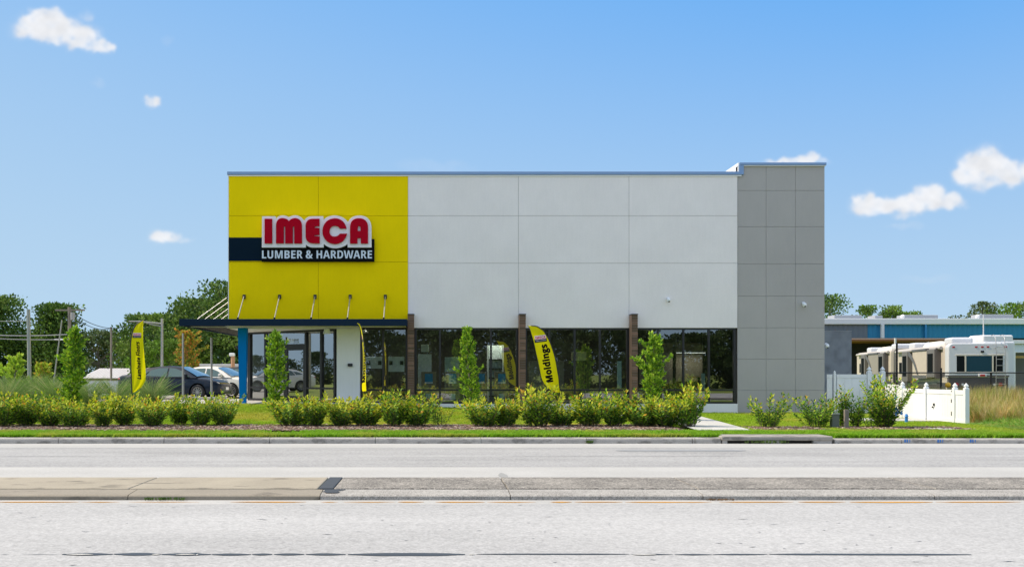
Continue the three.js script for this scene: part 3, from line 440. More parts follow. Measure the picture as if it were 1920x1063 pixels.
flag('feather_flag', 'yellow feather flag seen edge-on in front of the white wall and first window', [[78, 65, 110], [85, 75, 190], [110, 90, 235], [150, 105, 285], [200, 118, 315], [250, 135, 345], [330, 155, 380], [450, 180, 420], [550, 205, 445], [650, 225, 462], [750, 245, 480], [800, 262, 486], [850, 290, 490], [900, 335, 496], [940, 390, 502], [960, 460, 505]].map(([y, l, r]) => [y - 20, l, r]), 980, 600, 7.09, 32.1, [1056, 790], 1, (c, m, s) => {
  const [lx, ly] = m(238, 248); logo(c, lx, ly, 165 * s, -.13); const [x, y] = m(368, 835); say(c, 'Moldings', x, y, 120 * s, 520 * s, -Math.PI / 2 - .17, 'bold');
}, (u, v) => .10 * Math.sin(v * 4.5 + .2) * (.3 + u) + .03 * Math.sin(u * 6), 0).position.x = 0;
{ const f = scene.children[scene.children.length - 1]; f.position.set(gx(694, 32.1), f.position.y, -32.1); f.rotation.set(0, THREE.MathUtils.degToRad(88), THREE.MathUtils.degToRad(5.5), 'ZYX'); }

// ================================================================== foliage
class Leaves {
  constructor() { this.p = []; this.c = []; }
  leaf(b, dir, up, len, wid, col, fold = .25) {   // folded along its rib: two triangles
    const side = V(0, 0, 0).crossVectors(dir, up).normalize(), n = V(0, 0, 0).crossVectors(side, dir).normalize(), tip = b.clone().addScaledVector(dir, len), mid = b.clone().addScaledVector(dir, len * .5);
    const l = mid.clone().addScaledVector(side, wid).addScaledVector(n, wid * fold), r = mid.clone().addScaledVector(side, -wid).addScaledVector(n, wid * fold);
    for (const v of [b, r, tip, b, tip, l]) { this.p.push(v.x, v.y, v.z); this.c.push(col[0], col[1], col[2]); }
  }
  geometry() { const g = new THREE.BufferGeometry(); g.setAttribute('position', new THREE.Float32BufferAttribute(this.p, 3)); g.setAttribute('color', new THREE.Float32BufferAttribute(this.c, 3)); g.computeVertexNormals(); return g; }
  build(name, m, parent) { const o = new THREE.Mesh(this.geometry(), m); o.name = name; o.castShadow = o.receiveShadow = true; parent.add(o); return o; }
}
const rv = (r) => { const z = r() * 2 - 1, a = r() * 6.2832, s = Math.sqrt(1 - z * z); return V(s * Math.cos(a), z, s * Math.sin(a)); };
function shrub(seed, o, hgt = 1, spread = 1, tips = .5, stems = 17, leafLen = .07) {
  const r = rng(seed), L = new Leaves(), wood = [];
  for (let s = 0; s < stems; s++) {
    const a = s * 2.4 + r() * .8, lean = (.06 + .62 * r()) * spread, len = hgt * (.34 + .74 * Math.pow(r(), .8)) * (1 - .2 * lean), b = V(.2 * spread * Math.cos(a) * r(), 0, .2 * spread * Math.sin(a) * r());
    const pt = (t) => V(b.x + Math.cos(a) * lean * len * (t * .9 + .1 * t * t), len * t * (1 - .1 * lean * t), b.z + Math.sin(a) * lean * len * (t * .9 + .1 * t * t));
    wood.push(bar(pt(0), pt(.5), .008, .006, 5), bar(pt(.5), pt(1), .006, .003, 5));
    const n = Math.round(16 + 34 * len / hgt);
    for (let i = 0; i < n; i++) {
      const t = .05 + .95 * Math.pow((i + r()) / n, .85), ang = i * 2.4 + r(), d = pt(Math.min(1, t + .02)).sub(pt(t - .02)).normalize();
      const out = V(Math.cos(ang), 0, Math.sin(ang)).addScaledVector(d, t > .9 ? 1.6 : .75).normalize();
      const k = pt(t).addScaledVector(out, .02 + .09 * r() * (1 - t * .5)), tip = t > .6 && r() < tips * (t - .4) * 1.9, sh = .75 + .5 * r();
      const col = tip ? (r() < .13 ? [.60 * sh, .33 * sh, .03] : [.56 * sh, .60 * sh, .03]) : r() < .5 ? [.24 * sh, .43 * sh, .015] : [.06 * sh, .17 * sh, .01];
      L.leaf(k, out, d, leafLen * (.7 + .6 * r()), leafLen * (.22 + .08 * r()), col);
    }
  }
  obj('stem', wood, mat.stem, o); L.build('foliage', mat.leaf, o); return o;
}
const shrubG = 'yellow-tipped shrubs in the kerbside row';
const rowShrubs = [
  [6, 28.4, 1.08, 'yellow-tipped shrub at the left edge of the picture'], [48, 28.8, 1.02, 'broad shrub just left of the tall grey lamp post'], [92, 28.6, .98, 'shrub directly below the leaning pole'],
  [140, 28.3, .95, 'shrub at the foot of the leftmost sapling'], [193, 28.4, .97, 'shrub halfway between the leftmost sapling and the Laminate Floors flag'], [232, 28.9, .95, 'shrub just left of the Laminate Floors flag pole'],
  [284, 28.6, 1.02, 'darker shrub just right of the Laminate Floors flag'], [336, 29.2, .88, 'low shrub in front of the dark sedan front wheel'], [376, 29.0, .92, 'shrub between the two grey sign posts and the blue column'], [418, 29.2, .86, 'last shrub of the left group, before the blue column'],
  [548, 28.9, 1.05, 'first shrub right of the lawn gap, near the entrance sapling'], [590, 28.6, .98, 'second shrub right of the lawn gap'], [640, 28.7, .95, 'shrub in front of the white wall by the entrance'], [684, 28.8, .96, 'shrub in front of the edge-on yellow flag'],
  [738, 28.5, 1.08, 'tall shrub left of the first brick column'], [782, 28.6, 1.05, 'shrub in front of the first brick column'], [822, 29.0, .9, 'sparse shrub left of the middle sapling'], [908, 28.6, 1.06, 'shrub right of the middle sapling'], [950, 28.5, 1.02, 'shrub left of the middle brick column'],
  [1010, 28.4, 1.25, 'tall pointed shrub under the Moldings flag'], [1052, 28.8, .8, 'shrub at the pole of the Moldings flag'], [1105, 28.6, 1.12, 'tall shrub in the middle of the third window'], [1153, 28.7, 1.0, 'shrub left of the third brick column'],
  [1208, 28.5, 1.06, 'dense shrub in front of the third brick column'], [1246, 28.4, 1.05, 'dense shrub under the right sapling'], [1290, 28.0, 1.15, 'grey-tipped shrub at the edge of the concrete path'],
];
const shrubKinds = [];
rowShrubs.forEach(([p, Z, h, label], i) => {
  const x = gx(p, Z), pos = [x, groundY(x, Z) - .02, -Z], k = i % 7;
  if (label.startsWith('sparse')) { shrub(90, tag(thing('shrub', label, 'shrub', pos, 1), label, 'shrub', shrubG), .85, 1.1, .8, 10, .075); return; }
  if (!shrubKinds[k]) { const o = thing('shrub', label, 'shrub', pos, i * 1.3, shrubG); shrub(40 + k, o, .84 + .08 * (k % 3), .9 + .12 * (k % 4), .5 + .06 * k, 34 + 3 * (k % 4), .1); o.scale.setScalar(h); shrubKinds[k] = o; } else copy(shrubKinds[k], 'shrub', label, pos, i * 1.9, [h * (1.0 + .28 * hash(i, 6, 5)), h * (.82 + .36 * hash(i, 5, 5)), h]);
});
{
  const put = (p, y, Z, seed, h, spr, tips, stems, len, label) => { const x = gx(p, Z), o = thing('shrub', label, 'shrub', [x, groundY(x, Z) - .02, -Z], seed); shrub(seed, o, h, spr, tips, stems, len); return o; };
  put(1440, 800, 28, 71, .98, 1.1, .45, 20, .1, 'small open shrub right of the concrete path'); put(1532, 800, 28.2, 72, .92, 1.25, .35, 24, .1, 'spreading shrub left of the green utility box');
  put(1582, 800, 28.3, 73, 1.15, .3, .3, 15, .095, 'slim upright shrub between the utility box and the wooden stake'); put(1606, 802, 28.2, 74, .84, .6, .15, 16, .085, 'dark shrub right of the wooden stake'); put(1632, 795, 28.6, 75, .6, 1.0, .6, 8, .07, 'low yellowish shrub beside the big shrub at the fence');
  const big = put(1660, 804, 28, 76, 1.42, .85, .4, 62, .105, 'largest shrub, with blue scraps, in front of the white fence');
  const r = rng(9), scr = []; for (let i = 0; i < 9; i++) scr.push(new THREE.PlaneGeometry(.04 + .06 * r(), .05 + .09 * r(), 1, 2).rotateZ(r() * 3).rotateY(r() - .5).translate((r() - .4) * .5, .35 + r() * .6, .25 + .12 * r())); obj('blue_scrap', scr, std(.05, .25, .62, .6, { side: THREE.DoubleSide }), big);
}
function sapling(seed, o, h, w, dense, leafLen, tone, bare = .12, gap = 1) {
  const r = rng(seed), L = new Leaves(), wood = [], trunk = [];
  for (let i = 0; i < 8; i++) { const f = (t) => V(.05 * Math.sin(t * 5 + seed), h * t * .95, .04 * Math.cos(t * 4 + seed)); trunk.push(bar(f(i / 8), f((i + 1) / 8), .022 * (1 - i / 9), .022 * (1 - (i + 1) / 9), 7)); }
  const nb = Math.round(dense);
  for (let b = 0; b < nb; b++) {
    const t = bare + (1 - bare) * (b + r()) / nb, a = b * 2.4 + r(), prof = Math.pow(Math.sin(Math.PI * clamp(.14 + .8 * (t - bare) / (1 - bare), 0, 1)), .8), len = w * (.25 + .7 * r() * gap + (r() < .08 ? .5 : 0)) * prof + .05, up = .6 + .9 * t * r();
    const b0 = V(.05 * Math.sin(t * 5 + seed), h * t * .95, .04 * Math.cos(t * 4 + seed)), d = V(Math.cos(a), up, Math.sin(a)).normalize(), e = b0.clone().addScaledVector(d, len); wood.push(bar(b0, e, .006, .003, 4));
    const n = Math.round(10 + len * 50);
    for (let i = 0; i < n; i++) {
      const s = .18 + .82 * Math.pow((i + r()) / n, .7), out = rv(r).multiplyScalar(.9).add(d).add(V(0, .3, 0)).normalize(), k = b0.clone().lerp(e, s).addScaledVector(rv(r), .035), sh = .7 + .6 * r(), c = tone(r, t);
      L.leaf(k, out, rv(r), leafLen * (.7 + .6 * r()), leafLen * .3, [c[0] * sh, c[1] * sh, c[2] * sh]);
    }
  }
  obj('trunk', trunk, mat.barkPale, o); obj('branch', wood, mat.stem, o); L.build('foliage', mat.leaf, o); return o;
}
const lime = (r) => r() < .42 ? [.32, .52, .02] : r() < .62 ? [.10, .24, .012] : [.46, .62, .05];
{
  const put = (p, Z, seed, h, w, dense, len, tone, label, bare, cat = 'sapling') => { const x = gx(p, Z), o = thing('sapling', label, cat, [x, groundY(x, Z) - .02, -Z], seed); return sapling(seed, o, h, w, dense, len, tone, bare); };
  put(516, 34, 81, 2.74, .46, 120, .105, lime, 'columnar light green sapling in front of the entrance doors', .06); put(879, 32.5, 82, 3.0, .46, 100, .098, lime, 'slender sapling in front of the second window, middle of the shop', .08); put(1226, 31.8, 83, 2.75, .58, 105, .11, lime, 'broad sapling right of the third brick column', .22); put(136, 32.2, 84, 2.86, .48, 125, .11, lime, 'columnar sapling at the left beside the leaning pole', .1);
  put(350, 53, 85, 3.4, 1.0, 85, .14, (r, t) => r() < .1 + .35 * t ? [.60, .27, .06] : r() < .5 ? [.42, .44, .06] : [.16, .27, .03], 'young tree with reddish leaves behind the dark sedan', .2);
  put(30, 36, 86, 1.75, .6, 26, .15, (r) => r() < .5 ? [.50, .64, .06] : [.36, .52, .05], 'pale leafy young plant left of the grey lamp post', .3, 'plant'); put(75, 37, 87, 1.5, .55, 24, .15, (r) => r() < .25 ? [.6, .40, .06] : [.42, .54, .06], 'pale leafy young plant right of the grey lamp post', .3, 'plant');
}
function tree(seed, o, h, w, tones, opt = {}) {
  const r = rng(seed), L = new Leaves(), { base = .2, clumps = 70, per = 95, leaf = .26, point = .35, clump = .17 } = opt, limbs = [];
  const trunkTop = V((r() - .5) * w * .1, h * .42, 0); limbs.push(bar(V(0, 0, 0), trunkTop, h * .03, h * .02, 8), bar(trunkTop, V(trunkTop.x * 1.5, h * .8, 0), h * .018, h * .005, 6));
  for (let c = 0; c < clumps; c++) {
    const t = Math.pow(r(), .9), a = r() * 6.283, y = base + (1 - base) * t, wid = Math.pow(Math.sin(Math.PI * clamp(.1 + (1 - point * .75) * .9 * (1 - t) ** (1 + point * .2), 0, .98)), .75), rad = w * .5 * wid * Math.pow(r(), .42) * (.66 + .62 * vnoise(Math.cos(a) * 2.2 + 5, t * 4 + Math.sin(a) * 1.7, seed));
    const ce = V(Math.cos(a) * rad, h * y, Math.sin(a) * rad), cr = h * clump * (.55 + .65 * r()), tint = tones[Math.floor(r() * tones.length)];
    if (c < 16) limbs.push(bar(V(0, h * lerp(.2, y, .5), 0), ce, h * .009, h * .003, 5));
    for (let i = 0; i < per; i++) {
      const d = rv(r), q = Math.pow(r(), .4), k = ce.clone().add(V(d.x * cr * q, d.y * cr * q * .72, d.z * cr * q)); if (k.y > h) k.y = h - r() * .1 * h;
      const out = rv(r).add(d).add(V(0, .25, 0)).normalize(), sh = .65 + .7 * r();
      L.leaf(k, out, rv(r), leaf * (.6 + .8 * r()), leaf * (.28 + .12 * r()), [tint[0] * sh, tint[1] * sh, tint[2] * sh], .2);
    }
  }
  obj('trunk', limbs, mat.bark, o); L.build('crown', mat.crown, o); return o;
}
const oak = [[.075, .155, .02], [.115, .20, .03], [.05, .11, .02], [.16, .25, .04]], oakGrey = [[.11, .155, .05], [.09, .13, .045], [.14, .18, .06]], bright = [[.13, .25, .02], [.17, .28, .03], [.10, .18, .02]], woodTones = [[.05, .085, .025], [.07, .11, .03], [.04, .07, .02]];
{
  const put = (p, yTop, Z, seed, w, tones, label, opt, gnd = 0) => { const o = thing('tree', label, 'tree', [gx(p, Z), gnd, -Z], seed * .7); return tree(seed, o, gy(yTop, Z) - gnd, w, tones, opt); };
  put(-6, 556, 84, 11, 5.6, oak, 'big dark tree at the left edge of the picture', { clumps: 105, per: 110 });
  put(-85, 540, 80, 21, 6, oak, 'dark tree partly cut off by the left edge', { clumps: 60 });
  put(103, 572, 82, 12, 4.1, oak, 'dark pointed tree behind the utility pole', { clumps: 95, point: .9, per: 110, base: .1 });
  put(62, 628, 86, 22, 5, oak, 'lower dark tree between the two tall ones at the left', { clumps: 60, base: .08 });
  put(185, 622, 125, 13, 12, oakGrey, 'greyish distant tree left of the thin pole', { clumps: 70, leaf: .36, base: .05 });
  put(236, 636, 130, 23, 11, oakGrey, 'low distant tree behind the thin pole', { clumps: 60, leaf: .36, base: .05 });
  put(276, 592, 88, 14, 6, oak, 'dark tree behind the Laminate Floors flag', { clumps: 80, base: .08 });
  put(322, 590, 84, 15, 7, [...oak, ...bright], 'green tree behind the street lamp', { clumps: 90, base: .06 });
  put(372, 562, 82, 16, 7.5, oak, 'tall dark oak behind the reddish young tree', { clumps: 100, base: .05 });
  put(424, 528, 80, 17, 7, oak, 'tallest tree, behind the left corner of the shop', { clumps: 100, base: .05 });
  put(462, 560, 78, 24, 8, oak, 'dark oak showing under the canopy behind the blue column', { clumps: 90, base: .03 });
  put(305, 640, 72, 25, 6, bright, 'low bright green tree behind the parked cars', { clumps: 60, base: .05, leaf: .22 });
  put(1549, 555, 105, 18, 5, oak, 'dark tree just beyond the grey tower', { clumps: 50 });
  put(1636, 573, 120, 31, 4.6, bright, 'small tree over the blue roof, left of the pair', { clumps: 34, point: .8, clump: .09 }); put(1668, 574, 120, 32, 5, bright, 'tree over the blue roof, right of the pair', { clumps: 36, point: .7, clump: .09 }); put(1706, 585, 122, 33, 5, bright, 'low treetop over the blue roof beside a grey vent', { clumps: 30, clump: .09 });
  put(1782, 588, 122, 34, 4.4, oakGrey, 'small greyish treetop over the middle of the blue roof', { clumps: 26, clump: .08 }); put(1842, 567, 120, 35, 7, oakGrey, 'sparse greyish tree over the right part of the blue roof', { clumps: 40, clump: .08 }); put(1908, 570, 118, 36, 9, bright, 'rounded bright tree at the right edge of the picture', { clumps: 80, clump: .13, point: 0 });
}
{ // the wood on the near side of the road, seen only as the reflection in the shop windows
  const tmp = new THREE.Group(), r = rng(77); tree(91, tmp, 6.4, 7, woodTones, { clumps: 60, per: 70, leaf: .36, base: 0, point: .1 });
  const g = tmp.children[1].geometry, inst = new THREE.InstancedMesh(g, mat.crown, 96), q = new THREE.Matrix4();
  for (let i = 0; i < 96; i++) { const left = i > 71, x = left ? -62 - r() * 14 : -105 + i * 2.7 + r() * 2, z = left ? -70 + (i - 71) * 3.4 : 26 + r() * 16 + (i % 3) * 3, s = (left ? .40 : .86) + (left ? .25 : .42) * r(); q.compose(V(x, -.1, z), new THREE.Quaternion().setFromAxisAngle(V(0, 1, 0), r() * 6.28), V(s, s, s)); inst.setMatrixAt(i, q); }
  inst.name = 'woodland'; inst.castShadow = inst.receiveShadow = true; tag(inst, 'dark wood on the near side of the road and beyond the car park, mirrored in the windows', null, null, 'stuff'); scene.add(inst);
}
// ------------------------------------------------------------------ grass, mulch, weeds
function tuft(seed, blades, h, w, lean) { const r = rng(seed), p = []; for (let i = 0; i < blades; i++) { const a = r() * 6.28, b = V((r() - .5) * .08, 0, (r() - .5) * .08), d = V(Math.cos(a) * lean, 1, Math.sin(a) * lean).normalize(), l = h * (.55 + .6 * r()), s = V(-Math.sin(a), 0, Math.cos(a)).multiplyScalar(w), m = b.clone().addScaledVector(d, l * .55), t = b.clone().addScaledVector(d, l).add(V(Math.cos(a) * l * lean * .5, -l * .1 * lean, Math.sin(a) * l * lean * .5)); for (const v of [b.clone().sub(s), b.clone().add(s), m.clone().add(s.clone().multiplyScalar(.7)), b.clone().sub(s), m.clone().add(s.clone().multiplyScalar(.7)), m.clone().sub(s.clone().multiplyScalar(.7)), m.clone().sub(s.clone().multiplyScalar(.7)), m.clone().add(s.clone().multiplyScalar(.7)), t]) p.push(v.x, v.y, v.z); } const g = new THREE.BufferGeometry(); g.setAttribute('position', new THREE.Float32BufferAttribute(p, 3)); g.computeVertexNormals(); return g; }
function scatter(name, label, g, n, place, color, m = mat.blade, seed = 1) {
  const r = rng(seed), mats = [], cols = [], q = new THREE.Matrix4();
  for (let i = 0; i < n; i++) { const s = place(r); if (!s) continue; const [x, y, z, k, ky = k] = s; q.compose(V(x, y, z), new THREE.Quaternion().setFromAxisAngle(V(0, 1, 0), r() * 6.28), V(k, ky, k)); mats.push(q.clone()); cols.push(color(r, x, z)); }
  const o = new THREE.InstancedMesh(g, m, mats.length); mats.forEach((a, i) => { o.setMatrixAt(i, a); o.setColorAt(i, new THREE.Color().setRGB(...cols[i])); });
  o.name = numbered(name); o.castShadow = o.receiveShadow = true; tag(o, label, null, null, 'stuff'); scene.add(o); return o;
}
const onPath = (x, Z) => Z < 34.5 ? x > lerp(6.8, 7.62, (Z - 26.2) / 8.1) && x < lerp(8.3, 9.17, (Z - 26.2) / 8.1) && Z > 26.2 : x > 6.3 && x < 9.2 && Z < 35.7;
{
  const t1 = tuft(3, 9, .092, .006, .5), mix = (a, b, t) => a.map((v, i) => lerp(v, b[i], t));
  scatter('grass', 'bright green grass verge along the kerb', t1, 62000, (r) => { const x = -13.5 + r() * 31, Z = 24.0 + 2.35 * r(), thin = sstep(.66, .8, fbm(x * .7, Z * 1.4, 55, 3)); if (Z > 25.9 + bedEdge(x) * 1.3 && r() < .75) return; if (r() < thin * .85) return; if (Math.abs(x + 3.75) < .55 + .2 * Math.sin(Z * 9) && Z > 24.7 && r() < .9) return; if (x > gx(1350, 24) && x < gx(1566, 24) && Z < 24.55) return; return [x, groundY(x, Z) - .03, -Z, .7 + .7 * r() + (Z < 24.25 ? .25 : 0)]; }, (r, x, z) => { const d = fbm(x * 1.2, z * 1.2, 58, 3), k = .75 + .5 * r(); return mix([.20, .39, .012], [.38, .42, .05], clamp((d - .45) * 3 + (r() - .5) * .5)).map((v) => v * k); }, mat.blade, 31);
  scatter('grass', 'yellow green lawn between the shrubs and the shop', tuft(4, 8, .075, .006, .6), 78000, (r) => { const x = -13 + r() * 37, Z = 28.5 + 10.4 * Math.pow(r(), 1.2); if (Z < 29.4 && x < 6.8 && fbm(x * 1.1, Z * 1.6, 75, 3) < .5) return; if (x > 15.8 && Z > 30) return; if (Z > 38.0 && x < -1.8 && x > -10.3) return; if (onPath(x, Z)) return; if (x > 13.3 && x < 16 && Z > 31.7 && Z < 33.8) return; if (Z > 38.7) return; if (r() < .6 * sstep(.58, .75, fbm(x * .6, Z * .6, 65, 3))) return; return [x, groundY(x, Z) - .03, -Z, .75 + .7 * r()]; }, (r, x, z) => { const d = fbm(x * .5, z * .5, 68, 3), k = .75 + .5 * r(); return mix([.27, .42, .012], [.46, .45, .05], clamp((d - .4) * 3 + (r() - .5) * .6)).map((v) => v * k); }, mat.blade, 32);
  scatter('grass', 'lawn right of the concrete path', tuft(6, 8, .075, .006, .6), 22000, (r) => { const x = 7.2 + r() * 9, Z = 26.3 + 3.2 * r(); if (onPath(x, Z)) return; const m = (x > 8.7 && x < 10.5 && Z > 26.6 && Z < 28.2) || (x > 11.2 && x < 14.4 && Z > 26.9 && Z < 28.5); if (m && r() < .85) return; return [x, groundY(x, Z) - .03, -Z, .7 + .7 * r()]; }, (r, x, z) => { const k = .75 + .5 * r(); return mix([.25, .42, .012], [.42, .43, .05], r() * .7).map((v) => v * k); }, mat.blade, 33);
  const chip = mergeVertices(new THREE.IcosahedronGeometry(.03, 0)); chip.scale(1.6, .5, .7);
  scatter('mulch', 'brown and grey bark chips under the shrubs', chip, 15000, (r) => { const a = r() < .86, x = a ? -13 + r() * 19.7 : 8.6 + r() * 5.9, Z = a ? 26.5 + 3 * r() : 26.8 + 1.6 * r(); if (x > 10.6 && x < 11.1) return; return [x, groundY(x, Z) + .012 + .015 * r(), -Z, .4 + r() * 1.0]; }, (r) => { const k = .4 + .9 * r(); return r() < .25 ? [.42 * k, .33 * k, .27 * k] : [.17 * k, .105 * k, .075 * k]; }, std(1, 1, 1, .95), 34);
  const tall = tuft(8, 14, .55, .006, .35);
  scatter('dry_grass', 'tall golden dry grass behind the white gate', tall, 13000, (r) => { const x = 16.4 + r() * 13, Z = 30.5 + 15 * Math.pow(r(), 1.2); if (x < 16.9 + (Z > 38 ? 1 : 0)) return; if (Z < 33.0 && x < 17) return; return [x, groundY(x, Z) - .03, -Z, .8 + .6 * r(), (.6 + .55 * r()) * (.75 + .25 * sstep(.3, .7, fbm(x * .6, Z * .6, 3, 3))) * (Z > 34 ? 2.0 : 1.3)]; }, (r) => { const k = .7 + .6 * r(); return r() < .38 ? [.27 * k, .33 * k, .05 * k] : r() < .5 ? [.64 * k, .54 * k, .26 * k] : [.52 * k, .36 * k, .12 * k]; }, mat.blade, 35);
  scatter('weeds', 'green weeds at the right edge beyond the white fence', tuft(9, 12, .34, .009, .7), 3600, (r) => { const x = 15.6 + r() * 8, Z = 26.6 + 4.6 * r() * r() ; if (x < 16.4 && Z > 29.6) return; return [x, groundY(x, Z) - .03, -Z, .7 + .7 * r(), (.25 + .75 * sstep(15.4, 17.2, x)) * (.6 + .6 * r())]; }, (r) => { const k = .7 + .6 * r(); return r() < .2 ? [.42 * k, .40 * k, .08 * k] : [.18 * k, .36 * k, .03 * k]; }, mat.blade, 36);
  const fine = (seed, h) => { const r = rng(seed), L = new Leaves(); for (let i = 0; i < 520; i++) { const a = r() * 6.28, lean = .15 + 1.0 * r() * r(), len = h * (.6 + .55 * r()), b = V(.16 * (r() - .5), 0, .16 * (r() - .5)), d = V(Math.cos(a) * lean, 1, Math.sin(a) * lean).normalize(), m = b.clone().addScaledVector(d, len * .6), d2 = d.clone().add(V(Math.cos(a) * .5, -.35 * lean - .1, Math.sin(a) * .5)).normalize(), k = .65 + .6 * r(), c = r() < .2 ? [.50 * k, .50 * k, .24 * k] : [.24 * k, .37 * k, .10 * k]; L.leaf(b, d, V(-Math.sin(a), 0, Math.cos(a)), len * .75, .006, c); L.leaf(m, d2, V(-Math.sin(a), .2, Math.cos(a)), len * .5, .005, c); } return L; };
  let first; [[12, 33.5, 1.15, 'feathery grass clump at the left edge'], [62, 34.2, 1.15, 'feathery grass clump at the foot of the grey lamp post'], [108, 33.4, 1.2, 'feathery grass clump at the foot of the leaning pole'], [168, 33.6, 1.1, 'feathery grass clump right of the leftmost sapling'], [216, 33.8, 1.1, 'feathery grass clump left of the Laminate Floors flag'], [282, 34, 1.2, 'feathery grass clump below the dark sedan door'], [-30, 33.8, 1.1, 'feathery grass clump cut off at the left edge'], [36, 35.8, 1.1, 'feathery grass clump behind, left of the lamp post'], [88, 35.6, 1.1, 'feathery grass clump behind, right of the lamp post'], [140, 36, 1.05, 'feathery grass clump behind the leftmost sapling'], [250, 35, 1.0, 'feathery grass clump behind the Laminate Floors flag pole']].forEach(([p, Z, s, label], i) => { const x = gx(p, Z), pos = [x, groundY(x, Z) - .03, -Z]; if (!first) { first = thing('ornamental_grass', label, 'ornamental grass', pos, 0, 'feathery grass clumps at the left'); fine(4, 1.05).build('blades', mat.crown, first); first.scale.setScalar(s); } else copy(first, 'ornamental_grass', label, pos, i * 1.7, [s, s, s]); });
  for (const [p, Z, label] of [[310, 13.12, 'small green weed in front of the beige median'], [1420, 23.7, 'weed in the storm inlet, left one'], [1457, 23.7, 'weed in the storm inlet, right one'], [1106, 23.72, 'tuft of weed at a kerb joint']]) { const o = thing('weed', label, 'weed', [gx(p, Z), .005, -Z]), r = rng(p), L = new Leaves(), n = p === 310 ? 60 : 36, sp = p === 310 ? .26 : p === 1106 ? .06 : .26; for (let i = 0; i < n; i++) { const k = .7 + .6 * r(); L.leaf(V((r() - .5) * 2 * sp, .0, (r() - .3) * .05), V(r() - .5, .5 + .6 * r(), .4 * r()).normalize(), rv(r), p === 310 ? .05 : .09, .014, [.09 * k, .16 * k, .03 * k]); } L.build('leaf_tuft', mat.leaf, o); }
  const dry = thing('weed', 'dry reddish weed at the foot of the grey median', 'weed', [gx(1352, 13.1), .004, -13.1]); { const r = rng(44), L = new Leaves(); for (let i = 0; i < 70; i++) { const k = .6 + .6 * r(); L.leaf(V((r() - .5) * .34, 0, (r() - .5) * .05), V(r() - .5, .35, .2 * r()).normalize(), rv(r), .035, .006, [.22 * k, .12 * k, .05 * k]); } L.build('leaf_tuft', mat.leaf, dry); }
}
{ // a pale agave-like palm at the left edge
  const o = thing('palm_shrub', 'spiky grey green palm shrub at the left edge', 'palm', [gx(6, 46), .45, -46]), r = rng(61), L = new Leaves();
  for (let i = 0; i < 260; i++) { const a = r() * 6.28, up = .1 + 1.3 * r(), d = V(Math.cos(a), up, Math.sin(a)).normalize(), k = .7 + .5 * r(); L.leaf(V(0, .35, 0), d, V(0, 1, 0), .9 + .5 * r(), .022, [.15 * k, .22 * k, .09 * k]); }
  obj('trunk', bar(V(0, 0, 0), V(0, .5, 0), .14, .12), mat.bark, o); L.build('frond', mat.crown, o);
}

